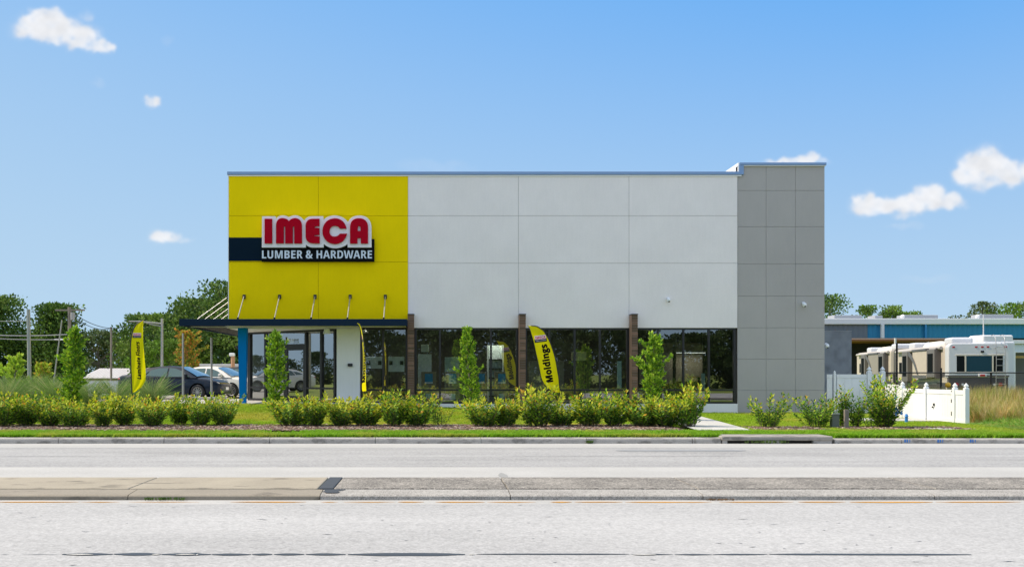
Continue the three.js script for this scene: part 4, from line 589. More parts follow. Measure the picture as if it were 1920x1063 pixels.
// ================================================================== white fence, posts, utility things at the right
{
  const cap = (s) => new THREE.LatheGeometry([[0, .17], [.012, .165], [.075, .085], [.082, .07], [.055, .045], [.05, .03], [.075, .02], [.08, 0], [0, 0]].map(([a, b]) => new THREE.Vector2(a * s, b * s)), 4).rotateY(Math.PI / 4);
  const fence = thing('vinyl_fence', 'low white vinyl fence with a gate and pointed post caps, in full sun', 'fence');
  const g0 = .13, pv = (Z) => 16, post = (parent, x, Z, top, w = .065) => { const p = new THREE.Group(); p.name = 'post'; p.position.set(x, 0, -Z); parent.add(p); obj('shaft', rb(-w, w, 0, top, -w, w, .008), mat.vinyl, p); const c = cap(w / .07); obj('post_cap', toCreasedNormals(c, .3).translate(0, top, 0), mat.vinyl, p); };
  const P = [[30.3, 1.20], [30.95, 1.20], [32.75, 1.20], [34.4, 1.22]]; for (const [Z, t] of P) post(fence, pv(Z), Z, t);
  const run = (Z0, Z1, name, parent) => { const a = -Z1 + .068, b = -Z0 - .068; obj('rail', [rb(16 - .03, 16 + .03, 1.0, 1.14, a, b, .008), rb(16 - .03, 16 + .03, g0 + .02, g0 + .13, a, b, .008)], mat.vinyl, parent); const n = Math.max(2, Math.round((b - a) / .16)); for (let k = 0; k < n; k++) { const l = lerp(a, b, k / n), r = lerp(a, b, (k + 1) / n); obj('board', rb(16 - .014, 16 + .014, g0 + .13, 1.0, l + .002, r - .002, .004), mat.vinyl, parent); } };
  run(30.3, 30.95, 'panel', fence); run(32.75, 34.4, 'panel', fence);
  const gate = new THREE.Group(); gate.name = 'gate'; fence.add(gate); run(30.97, 32.73, 'gate', gate);
  obj('latch', [rb(15.94, 15.97, .62, .70, -32.2, -32.15, .005), rb(15.94, 15.97, .55, .6, -32.28, -32.22, .005)], mat.black, gate);
  obj('hinge', [rb(15.93, 15.97, .35, .48, -31.06, -31.02, .005), rb(15.93, 15.97, .75, .86, -31.06, -31.02, .005), rb(15.93, 15.97, 1.08, 1.12, -31.06, -31.02, .005)], mat.black, gate);
  const link = thing('vinyl_fence', 'white vinyl fence panel running back from the gate behind the big shrub', 'fence'); { const a = V(16, 0, -34.47), b = V(17.45, 0, -39.4), n = 24; for (let k = 0; k < n; k++) { const p = a.clone().lerp(b, (k + .5) / n), g = rb(-.1, .1, .13, 1.25, -.014, .014, .004).rotateY(Math.atan2(-(b.z - a.z), b.x - a.x)).translate(p.x, 0, p.z); obj('board', g, mat.vinyl, link); } }
  const tall = thing('vinyl_fence', 'tall white vinyl fence in shade between the grey tower and the motorhomes', 'fence');
  const Zt = 39.5, tx = (p) => gx(p, Zt), top = gy(697, Zt);
  for (const p of [1631, 1656]) post(tall, tx(p), Zt, top, .085);
  post(tall, tx(1566), Zt, gy(699, Zt) - .03, .05);
  const pan = (a, b, c) => { const x0 = tx(a) + .09, x1 = tx(b) - .09, n = Math.max(1, Math.round((x1 - x0) / .28)); obj('rail', [rb(x0, x1, c - .16, c - .02, -Zt - .03, -Zt + .03, .006), rb(x0, x1, .1, .24, -Zt - .03, -Zt + .03, .006)], mat.vinyl, tall); for (let k = 0; k < n; k++) obj('board', rb(lerp(x0, x1, k / n) + .002, lerp(x0, x1, (k + 1) / n) - .002, .24, c - .16, -Zt - .014, -Zt + .014, .004), mat.vinyl, tall); };
  pan(1547, 1566, gy(701, Zt)); pan(1566, 1631, gy(701, Zt)); pan(1631, 1656, gy(701, Zt));
  const wall = thing('stucco_wall', 'weathered grey stucco wall behind the tall white fence', 'wall'); const Zw = 47; obj('masonry', bx(gx(1536, Zw), gx(1598, Zw), -.2, gy(620, Zw), -Zw - .3, -Zw), std(.30, .32, .35, .95, { map: dataTex(512, (u, v) => { const b = fbm(u * 8, v * 8, 151, 6, 8, 8), k = .62 + .6 * b; return [k, k, k]; }, 3) }), wall); for (const p of [1568, 1590]) obj('coping_peg', bx(gx(p, Zw), gx(p + 1.5, Zw), gy(620, Zw), gy(617.5, Zw), -Zw - .1, -Zw - .05), mat.wood, wall); obj('coping', bx(gx(1536, Zw), gx(1598.5, Zw), gy(621, Zw), gy(620, Zw), -Zw, -Zw + .012), std(.36, .37, .4, .9), wall);
  const ub = thing('utility_box', 'small green utility pedestal beside the wooden stake', 'utility box', [gx(1566, 28.1), .12, -28.1]); obj('body', rb(-.1, .1, 0, .38, -.1, .1, .015), std(.16, .19, .16, .6), ub); obj('lid', rb(-.115, .115, .375, .43, -.115, .115, .02), std(.30, .33, .29, .6), ub);
  const sk = thing('wooden_stake', 'short grey wooden stake between the small shrubs', 'stake', [gx(1588, 27.7), .1, -27.7]); obj('post', rb(-.055, .055, 0, .56, -.05, .05, .008), mat.wood, sk);
  const hy = thing('standpipe', 'small blue standpipe beside the white fence', 'standpipe', [gx(1701, 31), .13, -31]); obj('pipe', new THREE.CylinderGeometry(.045, .05, .2, 12).translate(0, .1, 0), std(.03, .2, .55, .4), hy); obj('cap', new THREE.CylinderGeometry(.03, .065, .08, 12).translate(0, .24, 0), std(.03, .2, .55, .4), hy);
  const yl = thing('yellow_marker', 'small yellow marker ball in the dry grass behind the gate', 'marker', [gx(1779, 40), gy(722, 40), -40]); obj('ball', new THREE.SphereGeometry(.11, 14, 10), std(.75, .42, .02, .5), yl); obj('stalk', bar(V(0, -1.3, 0), V(0, -.05, 0), .015), mat.pole, yl);
  const ch = thing('chain_link_fence', 'chain link fence with dark posts and rail in front of the motorhomes', 'fence'); const Zc = 45; const cxp = (p) => gx(p, Zc), cy = (y) => gy(y, Zc);
  for (const [p, t] of [[1683, 643], [1766, 690], [1860, 699], [1958, 699]]) obj('post', bar(V(cxp(p), -.2, -Zc), V(cxp(p), cy(t), -Zc), .045), mat.black, ch);
  obj('rail', bar(V(cxp(1658), cy(699), -Zc + .04), V(cxp(1990), cy(699), -Zc + .04), .026), mat.black, ch);
  const wires = []; for (let k = 0; k < 190; k++) { const x = cxp(1660) + k * .065; for (const s of [-1, 1]) wires.push(bar(V(x, cy(700), -Zc), V(x + s * .75, cy(700) - 1.4, -Zc + .01 * s), .0022, .0022, 3)); } obj('mesh_wire', wires, std(.09, .09, .095, .6), ch).userData.kind = 'stuff';
}

// ================================================================== motorhomes
{
  const cream = std(.56, .50, .42, .5, { map: grain }), white = std(.62, .64, .68, .4), dark = std(.10, .09, .09, .4), grey = std(.15, .14, .135, .5), glassD = new THREE.MeshPhysicalMaterial({ color: new THREE.Color(.012, .016, .018), roughness: .5, specularIntensity: 0 }), red = std(.4, .01, .015, .3);
  const rvh = thing('motorhome', 'beige and white motorhome with its rear window facing the road', 'motorhome', [26.75, -.12, -49.6], THREE.MathUtils.degToRad(-13));
  const w = 1.28, L = 11.7, h = 3.14, yb = .55;
  { // body: rounded section along its length
    const s = new THREE.Shape(); s.moveTo(-w, yb); s.lineTo(-w, h - .22); s.quadraticCurveTo(-w, h, -w + .22, h); s.lineTo(w - .22, h); s.quadraticCurveTo(w, h, w, h - .22); s.lineTo(w, yb); s.closePath();
    obj('body', new THREE.ExtrudeGeometry(s, { depth: L - .3, bevelEnabled: true, bevelSize: .06, bevelThickness: .08, bevelSegments: 3 }).translate(0, 0, -L + .1), cream, rvh);
    const r = new THREE.Shape(); r.moveTo(-w - .03, 1.62); r.lineTo(-w - .03, h - .16); r.quadraticCurveTo(-w - .03, h + .06, -w + .2, h + .06); r.lineTo(w - .2, h + .06); r.quadraticCurveTo(w + .03, h + .06, w + .03, h - .16); r.lineTo(w + .03, 1.62); r.closePath();
    obj('rear_cap', new THREE.ExtrudeGeometry(r, { depth: .5, bevelEnabled: true, bevelSize: .05, bevelThickness: .07, bevelSegments: 3 }).translate(0, 0, -.42), white, rvh);
  }
  obj('lower_panel', [rb(-w - .05, w + .05, .5, 1.60, -.4, .13, .03), bx(-w - .07, -w - .045, .5, 1.3, -L + .4, -.4)], std(.055, .05, .055, .6), rvh);
  obj('stripe', [bx(-w - .085, w + .085, 1.60, 1.68, -.36, .155)], dark, rvh);
  const sw = (pts, z = .0) => { const s = new THREE.Shape(); pts.forEach((p, i) => i === 0 ? s.moveTo(...p) : p.length === 2 ? s.lineTo(...p) : s.quadraticCurveTo(...p)); return new THREE.ExtrudeGeometry(s, { depth: .012, bevelEnabled: false, curveSegments: 14 }).rotateY(-Math.PI / 2).translate(-w - .062 - z, 0, 0); };   // drawn as (z, y) on the left flank
  obj('side_graphic', [sw([[-.42, 1.78], [-.42, 1.60], [-4.5, 1.45, -8.6, 1.15], [-4.5, 1.66, -.42, 1.78]]), sw([[-6.1, 3.1], [-4.9, 2.4, -6.4, 1.9], [-5.55, 2.5, -6.1, 3.1]], .002), sw([[-2.0, 1.35], [-5, 1.30, -8.4, 1.02], [-5, 1.16, -2.0, 1.2]], .004)], dark, rvh);
  const slide = (z0, z1, y0, y1, m, name = 'slide_out') => obj(name, rb(-w - .36, -w + .1, y0, y1, z0, z1, .03), m, rvh);
  slide(-2.9, -1.35, 1.55, 3.0, grey); slide(-6.0, -2.93, 1.5, 2.96, cream); slide(-8.6, -7.2, 1.3, 3.0, grey);
  obj('slide_edge', [bx(-w - .3, -w - .02, 1.5, 3.05, -1.34, -1.25), bx(-w - .4, -w - .05, 2.96, 3.06, -6.0, -2.93)], dark, rvh);
  const swin = (z0, z1, y0, y1, x = -w - .365) => { obj('window', [rb(x - .02, x, y0, y1, z0, z1, .009)], glassD, rvh); };
  swin(-2.62, -1.62, 1.82, 2.78); swin(-8.3, -7.45, 1.6, 2.75); obj('stripe', bx(-w - .375, -w - .362, 1.5, 1.66, -6.0, -2.95), dark, rvh); swin(-10.6, -9.4, 1.75, 2.4, -w - .062);
  obj('window', rb(-.98, -.62, 1.85, 2.62, .145, .165, .009), glassD, rvh); obj('window', rb(-.55, .60, 1.85, 2.62, .145, .165, .009), std(.02, .06, .09, .06), rvh); obj('window', rb(.67, 1.08, 1.85, 2.62, .145, .165, .009), glassD, rvh);
  obj('window_surround', [rb(-1.04, 1.14, 2.63, 2.70, .14, .168, .008), rb(-.62, -.55, 1.84, 2.63, .14, .17, .008), rb(.60, .67, 1.84, 2.63, .14, .17, .008), rb(-1.04, 1.14, 1.78, 1.84, .14, .168, .008)], std(.62, .58, .5, .4), rvh);
  for (const x of [-1.12, -.1, .17, .42, 1.2]) obj('marker_light', rb(x - .06, x + .06, 3.02, 3.09, .13, .165, .01), red, rvh);
  for (const s of [-1, 1]) { obj('tail_light', new THREE.CylinderGeometry(.09, .09, .04, 16).rotateX(Math.PI / 2).translate(s * .98, 1.22, .14), red, rvh); obj('reverse_light', new THREE.CylinderGeometry(.06, .06, .04, 14).rotateX(Math.PI / 2).translate(s * .70, 1.22, .14), white, rvh); }
  obj('brake_light', [rb(-.02, .36, 1.60, 1.76, .13, .2, .03)], white, rvh); obj('brake_light', rb(.06, .28, 1.62, 1.72, .19, .215, .01), red, rvh); obj('rear_camera', rb(.1, .24, 2.78, 2.88, .12, .2, .02), mat.black, rvh);
  obj('roof_unit', [rb(-1.05, -.0, h + .05, h + .42, -1.9, -.7, .12, 4)], white, rvh); obj('roof_unit', rb(-1.05, -.05, h, h + .38, -9.6, -8.4, .12, 4), white, rvh);
  for (const z of [-6.1, -4.7]) obj('satellite_dome', new THREE.SphereGeometry(.42, 18, 10, 0, 6.3, 0, 1.57).scale(1.4, .85, 1.2).translate(-.5, h, z), std(.78, .72, .6, .4), rvh);
  obj('awning_roll', [bar(V(-w - .2, h - .12, -10.8), V(-w - .14, h - .1, -.9), .085, .085, 12)], std(.42, .40, .38, .6), rvh);
  const lad = [V(.72, .75, .34), V(.72, 3.25, .34), V(.72, 3.62, .1), V(.72, 3.62, -.4)], lad2 = lad.map((p) => p.clone().add(V(.40, 0, 0))), rungs = []; for (let k = 0; k < 8; k++) rungs.push(bar(V(.72, .95 + k * .3, .34), V(1.12, .95 + k * .3, .34), .012)); obj('ladder', [tube(lad, .018), tube(lad2, .018), ...rungs, bar(V(.72, 3.0, .34), V(.72, 3.0, .1), .012), bar(V(1.12, 3.0, .34), V(1.12, 3.0, .1), .012)], mat.steel, rvh);
  for (const z of [-2.7, -3.7, -9.6]) for (const s of [-1, 1]) { const wh = new THREE.Group(); wh.name = 'wheel'; wh.position.set(s * (w - .14), .42, z); rvh.add(wh); obj('tyre', new THREE.CylinderGeometry(.46, .46, .28, 24).rotateZ(Math.PI / 2), mat.black, wh); obj('rim', new THREE.CylinderGeometry(.26, .28, .3, 16).rotateZ(Math.PI / 2), mat.steel, wh); }
  const rv2 = copy(rvh, 'motorhome', 'second motorhome parked farther back, with a curved dark stripe on its side', [30.1, -.05, -62.9], THREE.MathUtils.degToRad(-12.5)); const taupe = std(.30, .27, .235, .5, { map: grain }); rv2.children.forEach((c) => { if (c.material === cream && c.name === 'slide_out' || c.name === 'rear_cap') c.material = taupe; });
  for (const r0 of [rvh, rv2]) obj('side_graphic', sw([[-6.9, 3.0], [-5.5, 2.7, -4.6, 1.7], [-4.9, 1.7], [-5.7, 2.45, -6.9, 2.75]], .31), dark, r0);
  const tr = thing('box_trailer', 'white box trailer roof showing behind the motorhome at the right', 'trailer', [gx(1873, 54.5), -.1, -54.5]); obj('body', rb(-.8, .95, .6, gy(640, 54.5) + .1, -5, 0, .12, 4), white, tr); obj('roof_cover', rb(-.75, .9, gy(640, 54.5) + .05, gy(628, 54.5) + .1, -1.6, -.1, .1, 3), std(.72, .72, .74, .5), tr); obj('mast', bar(V(-.62, gy(637, 54.5), -.3), V(-.62, gy(590, 54.5) + .1, -.3), .03), white, tr);
  for (const s of [-1, 1]) obj('wheel', new THREE.CylinderGeometry(.4, .4, .22, 20).rotateZ(Math.PI / 2).translate(s * .85 + .07, .4, -2.5), mat.black, tr);
}
// ================================================================== sheds and industrial buildings at the right
{
  const corr = (x0, x1, y0, y1, z, pitch, depth, m, name, parent) => { const n = Math.round((x1 - x0) / pitch) * 2; return obj(name, grid(n, 1, (u, v) => { const i = Math.round(u * n); return V(lerp(x0, x1, u), lerp(y0, y1, v), z + (i % 2 ? depth : 0)); }).toNonIndexed(), m, parent); };
  const blueM = std(.012, .21, .40, .6, { side: THREE.DoubleSide }), greyM = std(.14, .17, .20, .5, { side: THREE.DoubleSide });
  const Z = 92, X = (p) => gx(p, Z), Y = (p) => gy(p, Z), bl = thing('warehouse', 'long blue corrugated metal warehouse with a white roof edge', 'building');
  obj('fascia', [rb(X(1480), X(2160), Y(608.5), Y(597.5), -Z - .4, -Z + .35, .05)], std(.74, .76, .78, .4), bl);
  corr(X(1480), X(1628), Y(634), Y(608.5), -Z, .45, .12, greyM, 'wall_cladding', bl); corr(X(1628), X(2160), Y(634), Y(608.5), -Z, .45, .12, blueM, 'wall_cladding', bl);
  obj('wall', bx(X(1480), X(2160), -.2, Y(608.5), -Z - .6, -Z - .2), std(.03, .06, .09, .8), bl);
  obj('side_wall', [bx(X(1480), X(1480) + .3, -.2, Y(598), -Z - 24, -Z - .6), bx(X(2160) - .3, X(2160), -.2, Y(598), -Z - 24, -Z - .6)], blueM, bl);
  obj('roof', bx(X(1480), X(2160), Y(598.5), Y(597.6), -Z - 24, -Z - .4), std(.6, .62, .64, .5), bl);
  obj('downpipe', bx(X(1650.5), X(1656), Y(634), Y(608.5), -Z + .13, -Z + .4), std(.72, .74, .76, .5), bl); obj('downpipe', bx(X(1733), X(1736.5), Y(634), Y(608.5), -Z + .13, -Z + .3), std(.02, .22, .5, .5), bl);
  for (const [a, b, t] of [[1572, 1625, 590], [1649, 1664, 590.5], [1705, 1769, 589.5], [1848, 1912, 588.5]]) obj('roof_vent', [rb(X(a), X(b), Y(597.6), Y(t), -Z - 2.4, -Z - .8, .06)], std(.33, .35, .38, .5), bl);
  for (const a of [1704, 1846]) obj('vent_hood', new THREE.SphereGeometry(.22, 12, 8).translate(X(a), Y(593), -Z - 1), std(.7, .7, .72, .5), bl);
  const Zs = 80, sx = (p) => gx(p, Zs), sy = (p) => gy(p, Zs), sh = thing('open_shed', 'open shed with a rusty roof edge and dark interior behind the motorhomes', 'shed');
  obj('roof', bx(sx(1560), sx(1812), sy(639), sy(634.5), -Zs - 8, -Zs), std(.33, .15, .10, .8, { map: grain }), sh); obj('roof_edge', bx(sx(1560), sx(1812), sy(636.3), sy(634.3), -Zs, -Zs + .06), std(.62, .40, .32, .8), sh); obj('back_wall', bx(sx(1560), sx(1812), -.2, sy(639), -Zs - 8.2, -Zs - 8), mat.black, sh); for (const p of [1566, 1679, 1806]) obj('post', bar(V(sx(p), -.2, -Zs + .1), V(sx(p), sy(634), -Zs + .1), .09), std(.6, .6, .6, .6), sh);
  const Zr = 62, rx = (p) => gx(p, Zr), ry = (p) => gy(p, Zr), ms = thing('metal_shed', 'white ribbed metal shed with an open doorway at the right edge', 'shed'), ribbed = std(.62, .68, .74, .45, { side: THREE.DoubleSide });
  corr(rx(1889), rx(1904), -.2, ry(646), -Zr, .08, .02, ribbed, 'wall_cladding', ms); corr(rx(1904), rx(2080), ry(659), ry(646), -Zr, .08, .02, ribbed, 'wall_cladding', ms);
  obj('roof', rb(rx(1888), rx(2084), ry(645), ry(638), -Zr - 8, -Zr + .15, .03), std(.74, .75, .76, .5), ms); obj('side_wall', bx(rx(1889), rx(1889) + .05, -.2, ry(646), -Zr - 8, -Zr - .02), ribbed, ms); obj('back_wall', bx(rx(1889), rx(2080), -.2, ry(646), -Zr - 8.1, -Zr - 8), std(.2, .2, .2, .8), ms); obj('door_frame', [bx(rx(1902), rx(1905), -.2, ry(659), -Zr, -Zr + .05), bx(rx(1905), rx(2080), ry(661), ry(659), -Zr, -Zr + .05)], std(.72, .74, .76, .5), ms); obj('shelf', bx(rx(1907), rx(1990), ry(671), ry(667), -Zr - 1.2, -Zr - .5), std(.6, .4, .2, .7), ms);
}

// ================================================================== the left: cars, posts, poles, wires, far buildings
function car(o, paint, opt = {}) {
  const st = [[-2.42, .46, .82, .66], [-2.37, .34, .98, .79], [-2.2, .26, 1.05, .86], [-1.75, .22, 1.055, .90], [-1.0, .19, 1.0, .915], [0, .19, .965, .915], [.9, .19, .95, .91], [1.3, .2, .955, .90], [1.7, .2, .90, .89], [2.05, .21, .82, .86], [2.27, .22, .73, .80], [2.38, .26, .64, .70], [2.42, .34, .56, .6]];
  const sec = ([x, b, t, w]) => [[0, b], [w * .86, b], [w * .97, b + .08], [w, lerp(b, t, .42)], [w * .985, lerp(b, t, .72)], [w * .94, lerp(b, t, .93)], [w * .86, t + .005], [w * .5, t + .03], [0, t + .04]].map(([z, y]) => V(x, y, z));
  const pos = [], idx = [], n = 9; st.forEach((s) => { const h = sec(s); const ring = [...h, ...h.slice(1, -1).reverse().map((p) => V(p.x, p.y, -p.z))]; ring.forEach((p) => pos.push(p.x, p.y, p.z)); });
  const m = n * 2 - 2; for (let i = 0; i < st.length - 1; i++) for (let j = 0; j < m; j++) { const a = i * m + j, b = i * m + (j + 1) % m, c = a + m, d = b + m; idx.push(a, c, b, b, c, d); }
  for (const [i, f] of [[0, 1], [st.length - 1, -1]]) { const s0 = i * m; for (let j = 1; j < m - 1; j++) f > 0 ? idx.push(s0, s0 + j, s0 + j + 1) : idx.push(s0, s0 + j + 1, s0 + j); }
  let g = new THREE.BufferGeometry(); g.setAttribute('position', new THREE.Float32BufferAttribute(pos, 3)); g.setIndex(idx); g.computeVertexNormals(); g.setAttribute('uv', new THREE.Float32BufferAttribute(new Float32Array(pos.length / 3 * 2), 2));
  const ev = new Evaluator(); ev.useGroups = false; let br = new Brush(g, paint); br.updateMatrixWorld();
  for (const x of [-1.38, 1.40]) { const c = new Brush(new THREE.CylinderGeometry(.385, .385, 3, 28).rotateX(Math.PI / 2).translate(x, .34, 0), paint); c.updateMatrixWorld(); br = ev.evaluate(br, c, SUBTRACTION); br.updateMatrixWorld(); }
  obj('body', toCreasedNormals(br.geometry, .6), paint, o);
  obj('underbody', [bx(-1.9, -.99, .2, .6, -.6, .6), bx(-.99, .98, .18, .5, -.8, .8), bx(.98, 1.9, .2, .6, -.6, .6)], mat.black, o);
  // glasshouse: roof line and glass
  const roof = [[-1.95, 1.06, 0], [-1.62, 1.20, .1], [-1.15, 1.37, .55], [-.6, 1.45, .95], [0, 1.47, 1], [.45, 1.43, .95], [.85, 1.27, .6], [1.15, 1.09, .2], [1.36, .98, 0]];
  const sideZ = (y) => lerp(.845, .60, clamp((y - .97) / .5));
  const gl = grid(roof.length - 1, 10, (u, v) => { const [x, y] = roof[Math.round(u * (roof.length - 1))], s = (v - .5) * 2, w = sideZ(y), e = Math.abs(s); return e > .8 ? V(x, lerp(y - .02, .95, (e - .8) / .2), Math.sign(s) * lerp(w, .86, (e - .8) / .2)) : V(x, y + .035 * (1 - (s / .8) ** 2) - .02, s / .8 * w); });
  obj('roof', gl, paint, o);
  const glassC = opt.glass, win = (pts, s) => { const sh = shapeOf(pts), q = new THREE.ShapeGeometry(sh), p = q.attributes.position; for (let i = 0; i < p.count; i++) { const y = p.getY(i), f = clamp((y - .95) / .5), z = lerp(.862, .612, f) + .012; p.setXYZ(i, p.getX(i), y, s * z); } if (s < 0) q.index.array.reverse(); q.computeVertexNormals(); return q; };
  for (const s of [-1, 1]) { obj('side_window', win([[.02, 1.0], [1.02, 1.0], [.62, 1.25], [.28, 1.365], [.02, 1.385]], s), glassC, o); obj('side_window', win([[-1.05, 1.03], [-.06, 1.005], [-.06, 1.39], [-.5, 1.375], [-.85, 1.28]], s), glassC, o); obj('side_window', win([[-1.55, 1.09], [-1.12, 1.05], [-.93, 1.25], [-1.15, 1.25]], s), glassC, o); }
  obj('windscreen', grid(8, 6, (u, v) => { const x = lerp(1.33, .52, v), y = lerp(1.0, 1.405, v ** .9), w = sideZ(y) * .93; return V(x + .014, y + .03 * (1 - (u * 2 - 1) ** 2) + .012, (u * 2 - 1) * w); }), glassC, o);
  obj('rear_window', grid(8, 6, (u, v) => { const x = lerp(-1.88, -1.0, v), y = lerp(1.09, 1.39, v ** .85), w = sideZ(y) * .9; return V(x - .014, y + .03 * (1 - (u * 2 - 1) ** 2) + .016, (1 - u * 2) * w); }), glassC, o);
  for (const s of [-1, 1]) {
    obj('headlight', new THREE.SphereGeometry(.2, 14, 10).scale(1.15, .36, .55).rotateY(s * .5).translate(2.12, .70, s * .68), mat.trim, o);
    obj('tail_light', new THREE.SphereGeometry(.2, 14, 10).scale(.9, .42, .6).rotateY(s * .4).translate(-2.24, .90, s * .66), std(.42, .01, .02, .25), o);
    obj('mirror', rb(.78, .95, 1.0, 1.13, s * .86, s * 1.04, .04, 3), paint, o);
    obj('door_handle', [bx(-.25, -.05, .84, .87, s * .915, s * .935), bx(-1.2, -1.02, .86, .89, s * .91, s * .93)], opt.handle ?? paint, o);
    obj('sill', bx(-.95, .95, .22, .27, s * .88, s * .925), mat.black, o);
  }
  obj('grille', [rb(2.28, 2.41, .34, .5, -.62, .62, .03), rb(2.33, 2.425, .52, .6, -.42, .42, .02)], mat.black, o); obj('fog_light', [rb(2.22, 2.36, .38, .5, .52, .7, .03), rb(2.22, 2.36, .38, .5, -.7, -.52, .03)], mat.steel, o); obj('number_plate', bx(2.425, 2.44, .42, .54, -.16, .16), mat.trim, o);
  for (const x of [-1.38, 1.40]) for (const s of [-1, 1]) { const wh = new THREE.Group(); wh.name = 'wheel'; wh.position.set(x, .335, s * .80); o.add(wh); const ty = new THREE.TorusGeometry(.26, .085, 12, 30).scale(1, 1, 1.25); obj('tyre', ty, mat.black, wh); const sp = [new THREE.TorusGeometry(.215, .022, 6, 28).translate(0, 0, s * .07), new THREE.CylinderGeometry(.05, .05, .05, 12).rotateX(Math.PI / 2).translate(0, 0, s * .07)]; for (let k = 0; k < 10; k++) sp.push(bx(.04, .21, -.014, .014, s * .06, s * .085).rotateZ(k * .628)); obj('rim', sp, mat.steel, wh); obj('brake_disc', new THREE.CylinderGeometry(.2, .2, .02, 20).rotateX(Math.PI / 2), std(.05, .05, .05, .5), wh); }
  return o;
}
{
  const gC = new THREE.MeshPhysicalMaterial({ color: new THREE.Color(.07, .12, .115), roughness: .04, clearcoat: 1, clearcoatRoughness: .02 });
  const pnt = (r, g, b) => new THREE.MeshPhysicalMaterial({ color: new THREE.Color(r, g, b), roughness: .5, specularIntensity: .3, clearcoat: .35, clearcoatRoughness: .05 });
  car(thing('parked_car', 'dark navy sedan parked side-on behind the sign posts', 'car', [-11.5, .5, -45.4], THREE.MathUtils.degToRad(-10)), pnt(.006, .014, .032), { glass: gC });
  car(thing('parked_car', 'white sedan parked behind the nose of the navy sedan', 'car', [-10.5, .5, -48.6], THREE.MathUtils.degToRad(-16)), pnt(.72, .72, .70), { glass: gC });
  car(thing('parked_car', 'black car mostly hidden behind the white sedan', 'car', [-10.1, .5, -53.2], THREE.MathUtils.degToRad(-14)), pnt(.008, .012, .02), { glass: gC });
  car(thing('parked_car', 'white car outside the left edge of the picture, mirrored in the entrance glass', 'car', [-29, .5, -42.2], THREE.MathUtils.degToRad(72)), pnt(.72, .72, .70), { glass: gC });
  car(thing('parked_car', 'blue car outside the left edge of the picture, mirrored in the entrance glass', 'car', [-33, .5, -46.5], THREE.MathUtils.degToRad(76)), pnt(.04, .10, .2), { glass: gC });
  const post = (name, label, cat, p, y0, y1, Z, r, m = mat.pole, p2 = p) => { const o = thing(name, label, cat, [gx(p, Z), 0, -Z]); const a = V(0, gy(y1, Z), 0), b = V(gx(p2, Z) - gx(p, Z), gy(y0, Z), 0); obj('shaft', bar(a, b, r, r * .9, 10), m, o); return o; };
  post('sign_post', 'bare grey sign post in front of the sedan front wheel, left of two', 'post', 342.5, 625, 754, 41, .045); post('sign_post', 'bare grey sign post in front of the sedan bonnet, right of two', 'post', 396, 633, 752, 41.5, .045);
  const ws = thing('wheel_stop', 'pale concrete wheel stop in front of the navy sedan', 'wheel stop', [gx(385, 43.4), .512, -43.4], .1); obj('block', rb(-.9, .9, 0, .12, -.08, .08, .03), mat.concrete, ws);
  post('lamp_post', 'tall tapering grey post at the left', 'post', 54.5, 580, 735, 40, .075, mat.pole, 52); post('leaning_pole', 'thin pole leaning to the right at the left of the first sapling', 'pole', 98, 600, 728, 42, .028, mat.pole, 115);
  const up = post('utility_pole', 'weathered utility pole in front of the pointed tree', 'utility pole', 130, 576, 725, 62, .11, mat.wood, 129); obj('crossarm', bx(-.9, .9, gy(583, 62), gy(580, 62), -.06, .06), mat.wood, up); obj('transformer', new THREE.CylinderGeometry(.13, .13, .45, 14).translate(.22, gy(593, 62), .14), mat.pole, up); obj('lamp_arm', [bar(V(-.1, gy(637, 62), 0), V(-.62, gy(636, 62), 0), .03), rb(-.95, -.3, gy(638, 62), gy(635.6, 62), -.1, .1, .03)], mat.trim, up);
  post('utility_pole', 'thin dark utility pole left of the Laminate Floors flag', 'utility pole', 207.5, 613, 725, 70, .075, mat.wood);
  const sl = post('street_lamp', 'grey street lamp with a long arm reaching left over the flag', 'street lamp', 303, 597, 735, 62, .08); { const X = (p) => gx(p, 62) - gx(303, 62), Y = (p) => gy(p, 62); obj('lamp_arm', [tube([V(X(303), Y(607), 0), V(X(285), Y(605), 0), V(X(268), Y(603.5), 0)], .05, 16), tube([V(X(303), Y(612), 0), V(X(285), Y(608.5), 0), V(X(270), Y(604), 0)], .035, 16)], mat.pole, sl); obj('lamp_head', rb(X(241), X(268), Y(603.6), Y(601.5), -.12, .12, .03), mat.pole, sl); }
  const lp = thing('light_pole', 'short rusty post with a lamp on top behind the parked cars', 'post', [gx(436, 66), .5, -66]); obj('shaft', bar(V(0, 0, 0), V(0, gy(668, 66) - .5, 0), .13, .13, 10), std(.45, .25, .15, .8), lp); obj('lamp_head', rb(-.22, .12, gy(668, 66) - .5, gy(662, 66) - .5, -.15, .15, .05), mat.trim, lp);
  const wire = (label, a, b, sag, r = .02) => { const m = a.clone().lerp(b, .5); m.y -= sag; const o = tag(obj('overhead_wire', tube([a, a.clone().lerp(m, .5).add(V(0, -sag * .25, 0)), m, b.clone().lerp(m, .5).add(V(0, -sag * .25, 0)), b], r, 30, 5), mat.wire), label, 'wire'); return o; };
  wire('upper overhead wire from the left edge to the grey post', at(-60, 601, 40), at(53, 602, 40), .02, .014).material = mat.pole; wire('middle overhead wire crossing the dark trees at the left', at(-60, 626, 61), at(129, 627, 62), .1, .03).material = mat.pole; wire('lower overhead wire crossing the dark trees at the left', at(-60, 631, 61), at(129, 636, 62), .1, .025).material = mat.pole;
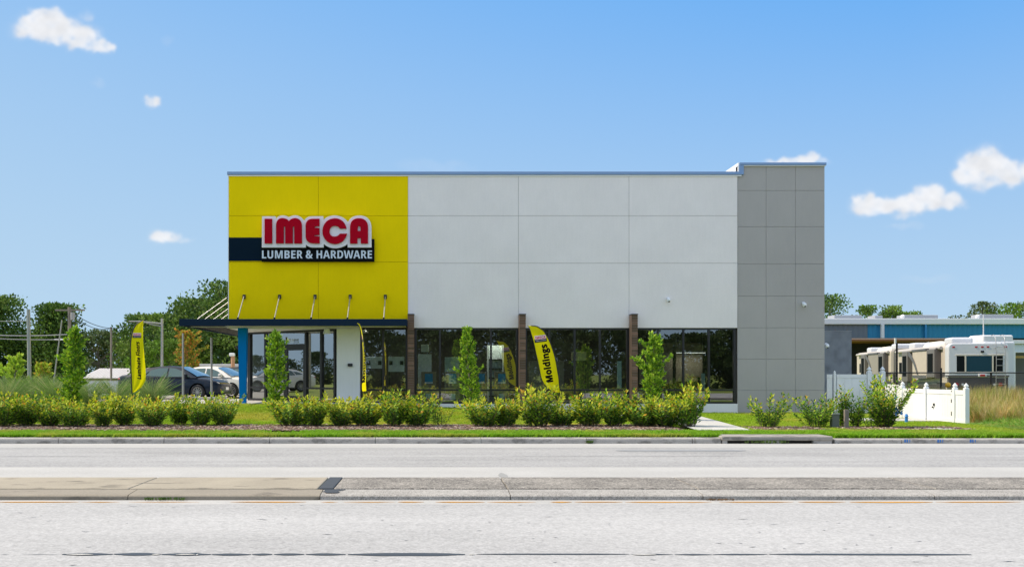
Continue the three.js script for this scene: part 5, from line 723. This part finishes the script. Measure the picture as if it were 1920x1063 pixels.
  wire('upper wire from the utility pole towards the lamp', at(129.5, 582, 62), at(236, 612, 72), .5, .022); wire('lower wire from the utility pole to the thin pole', at(129.5, 586, 62), at(207, 616, 70), .4, .02); wire('stay wire sloping down right from the utility pole', at(130, 592, 62), at(202, 692, 68), .1, .018);
  // low buildings and the fence beyond the car park
  const hs = thing('house', 'low house with a ribbed pale metal roof at the left', 'house'); const Z = 72, X = (p) => gx(p, Z), Y = (p) => gy(p, Z), rf = [];
  for (let k = 0; k < 14; k++) { const x = lerp(X(148), X(238), k / 14), x2 = lerp(X(148), X(238), (k + 1) / 14); rf.push(k); obj('roof_sheet', grid(1, 1, (u, v) => V(lerp(x, x2 - .03, u) - v * .2, lerp(Y(709), Y(690), v), -Z - v * 5)), std(.55, .52, .50, .5, { side: THREE.DoubleSide }), hs); }
  obj('roof', grid(1, 1, (u, v) => V(lerp(X(147.5), X(238), u) - v * .2, lerp(Y(709), Y(690), v) - .02, -Z - v * 5)), std(.3, .28, .26, .8, { side: THREE.DoubleSide }), hs); obj('wall', bx(X(152), X(234), 0, Y(709) - .04, -Z - 5, -Z - .3), std(.45, .42, .38, .9), hs);
  const wf = thing('board_fence', 'pale low board fence behind the grass clumps at the left', 'fence'); for (let k = 0; k < 16; k++) obj('board', rb(gx(150, 56) + k * .17, gx(150, 56) + k * .17 + .165, .4, gy(714.5, 56), -56.03, -56, .004), std(.52, .56, .60, .7), wf);
  const wb = thing('flat_roof_building', 'long low white building with a thin flat roof behind the cars', 'building'); const Zb = 70, bX = (p) => gx(p, Zb), bY = (p) => gy(p, Zb); obj('roof', rb(bX(370), bX(520), bY(687), bY(682.5), -Zb - 8, -Zb + .4, .02), std(.60, .60, .60, .6), wb); obj('wall', bx(bX(374), bX(518), 0, bY(687), -Zb - 7, -Zb), std(.66, .64, .60, .8), wb); for (const p of [376, 420, 470, 516]) obj('pillar', bx(bX(p), bX(p + 2.5), 0, bY(687), -Zb, -Zb + .12), std(.7, .7, .7, .7), wb); obj('panel', [bx(bX(379), bX(418), .4, bY(692), -Zb, -Zb + .03), bx(bX(424), bX(468), .4, bY(692), -Zb, -Zb + .03)], std(.5, .5, .47, .8), wb);
}
renderer.render(scene, camera);
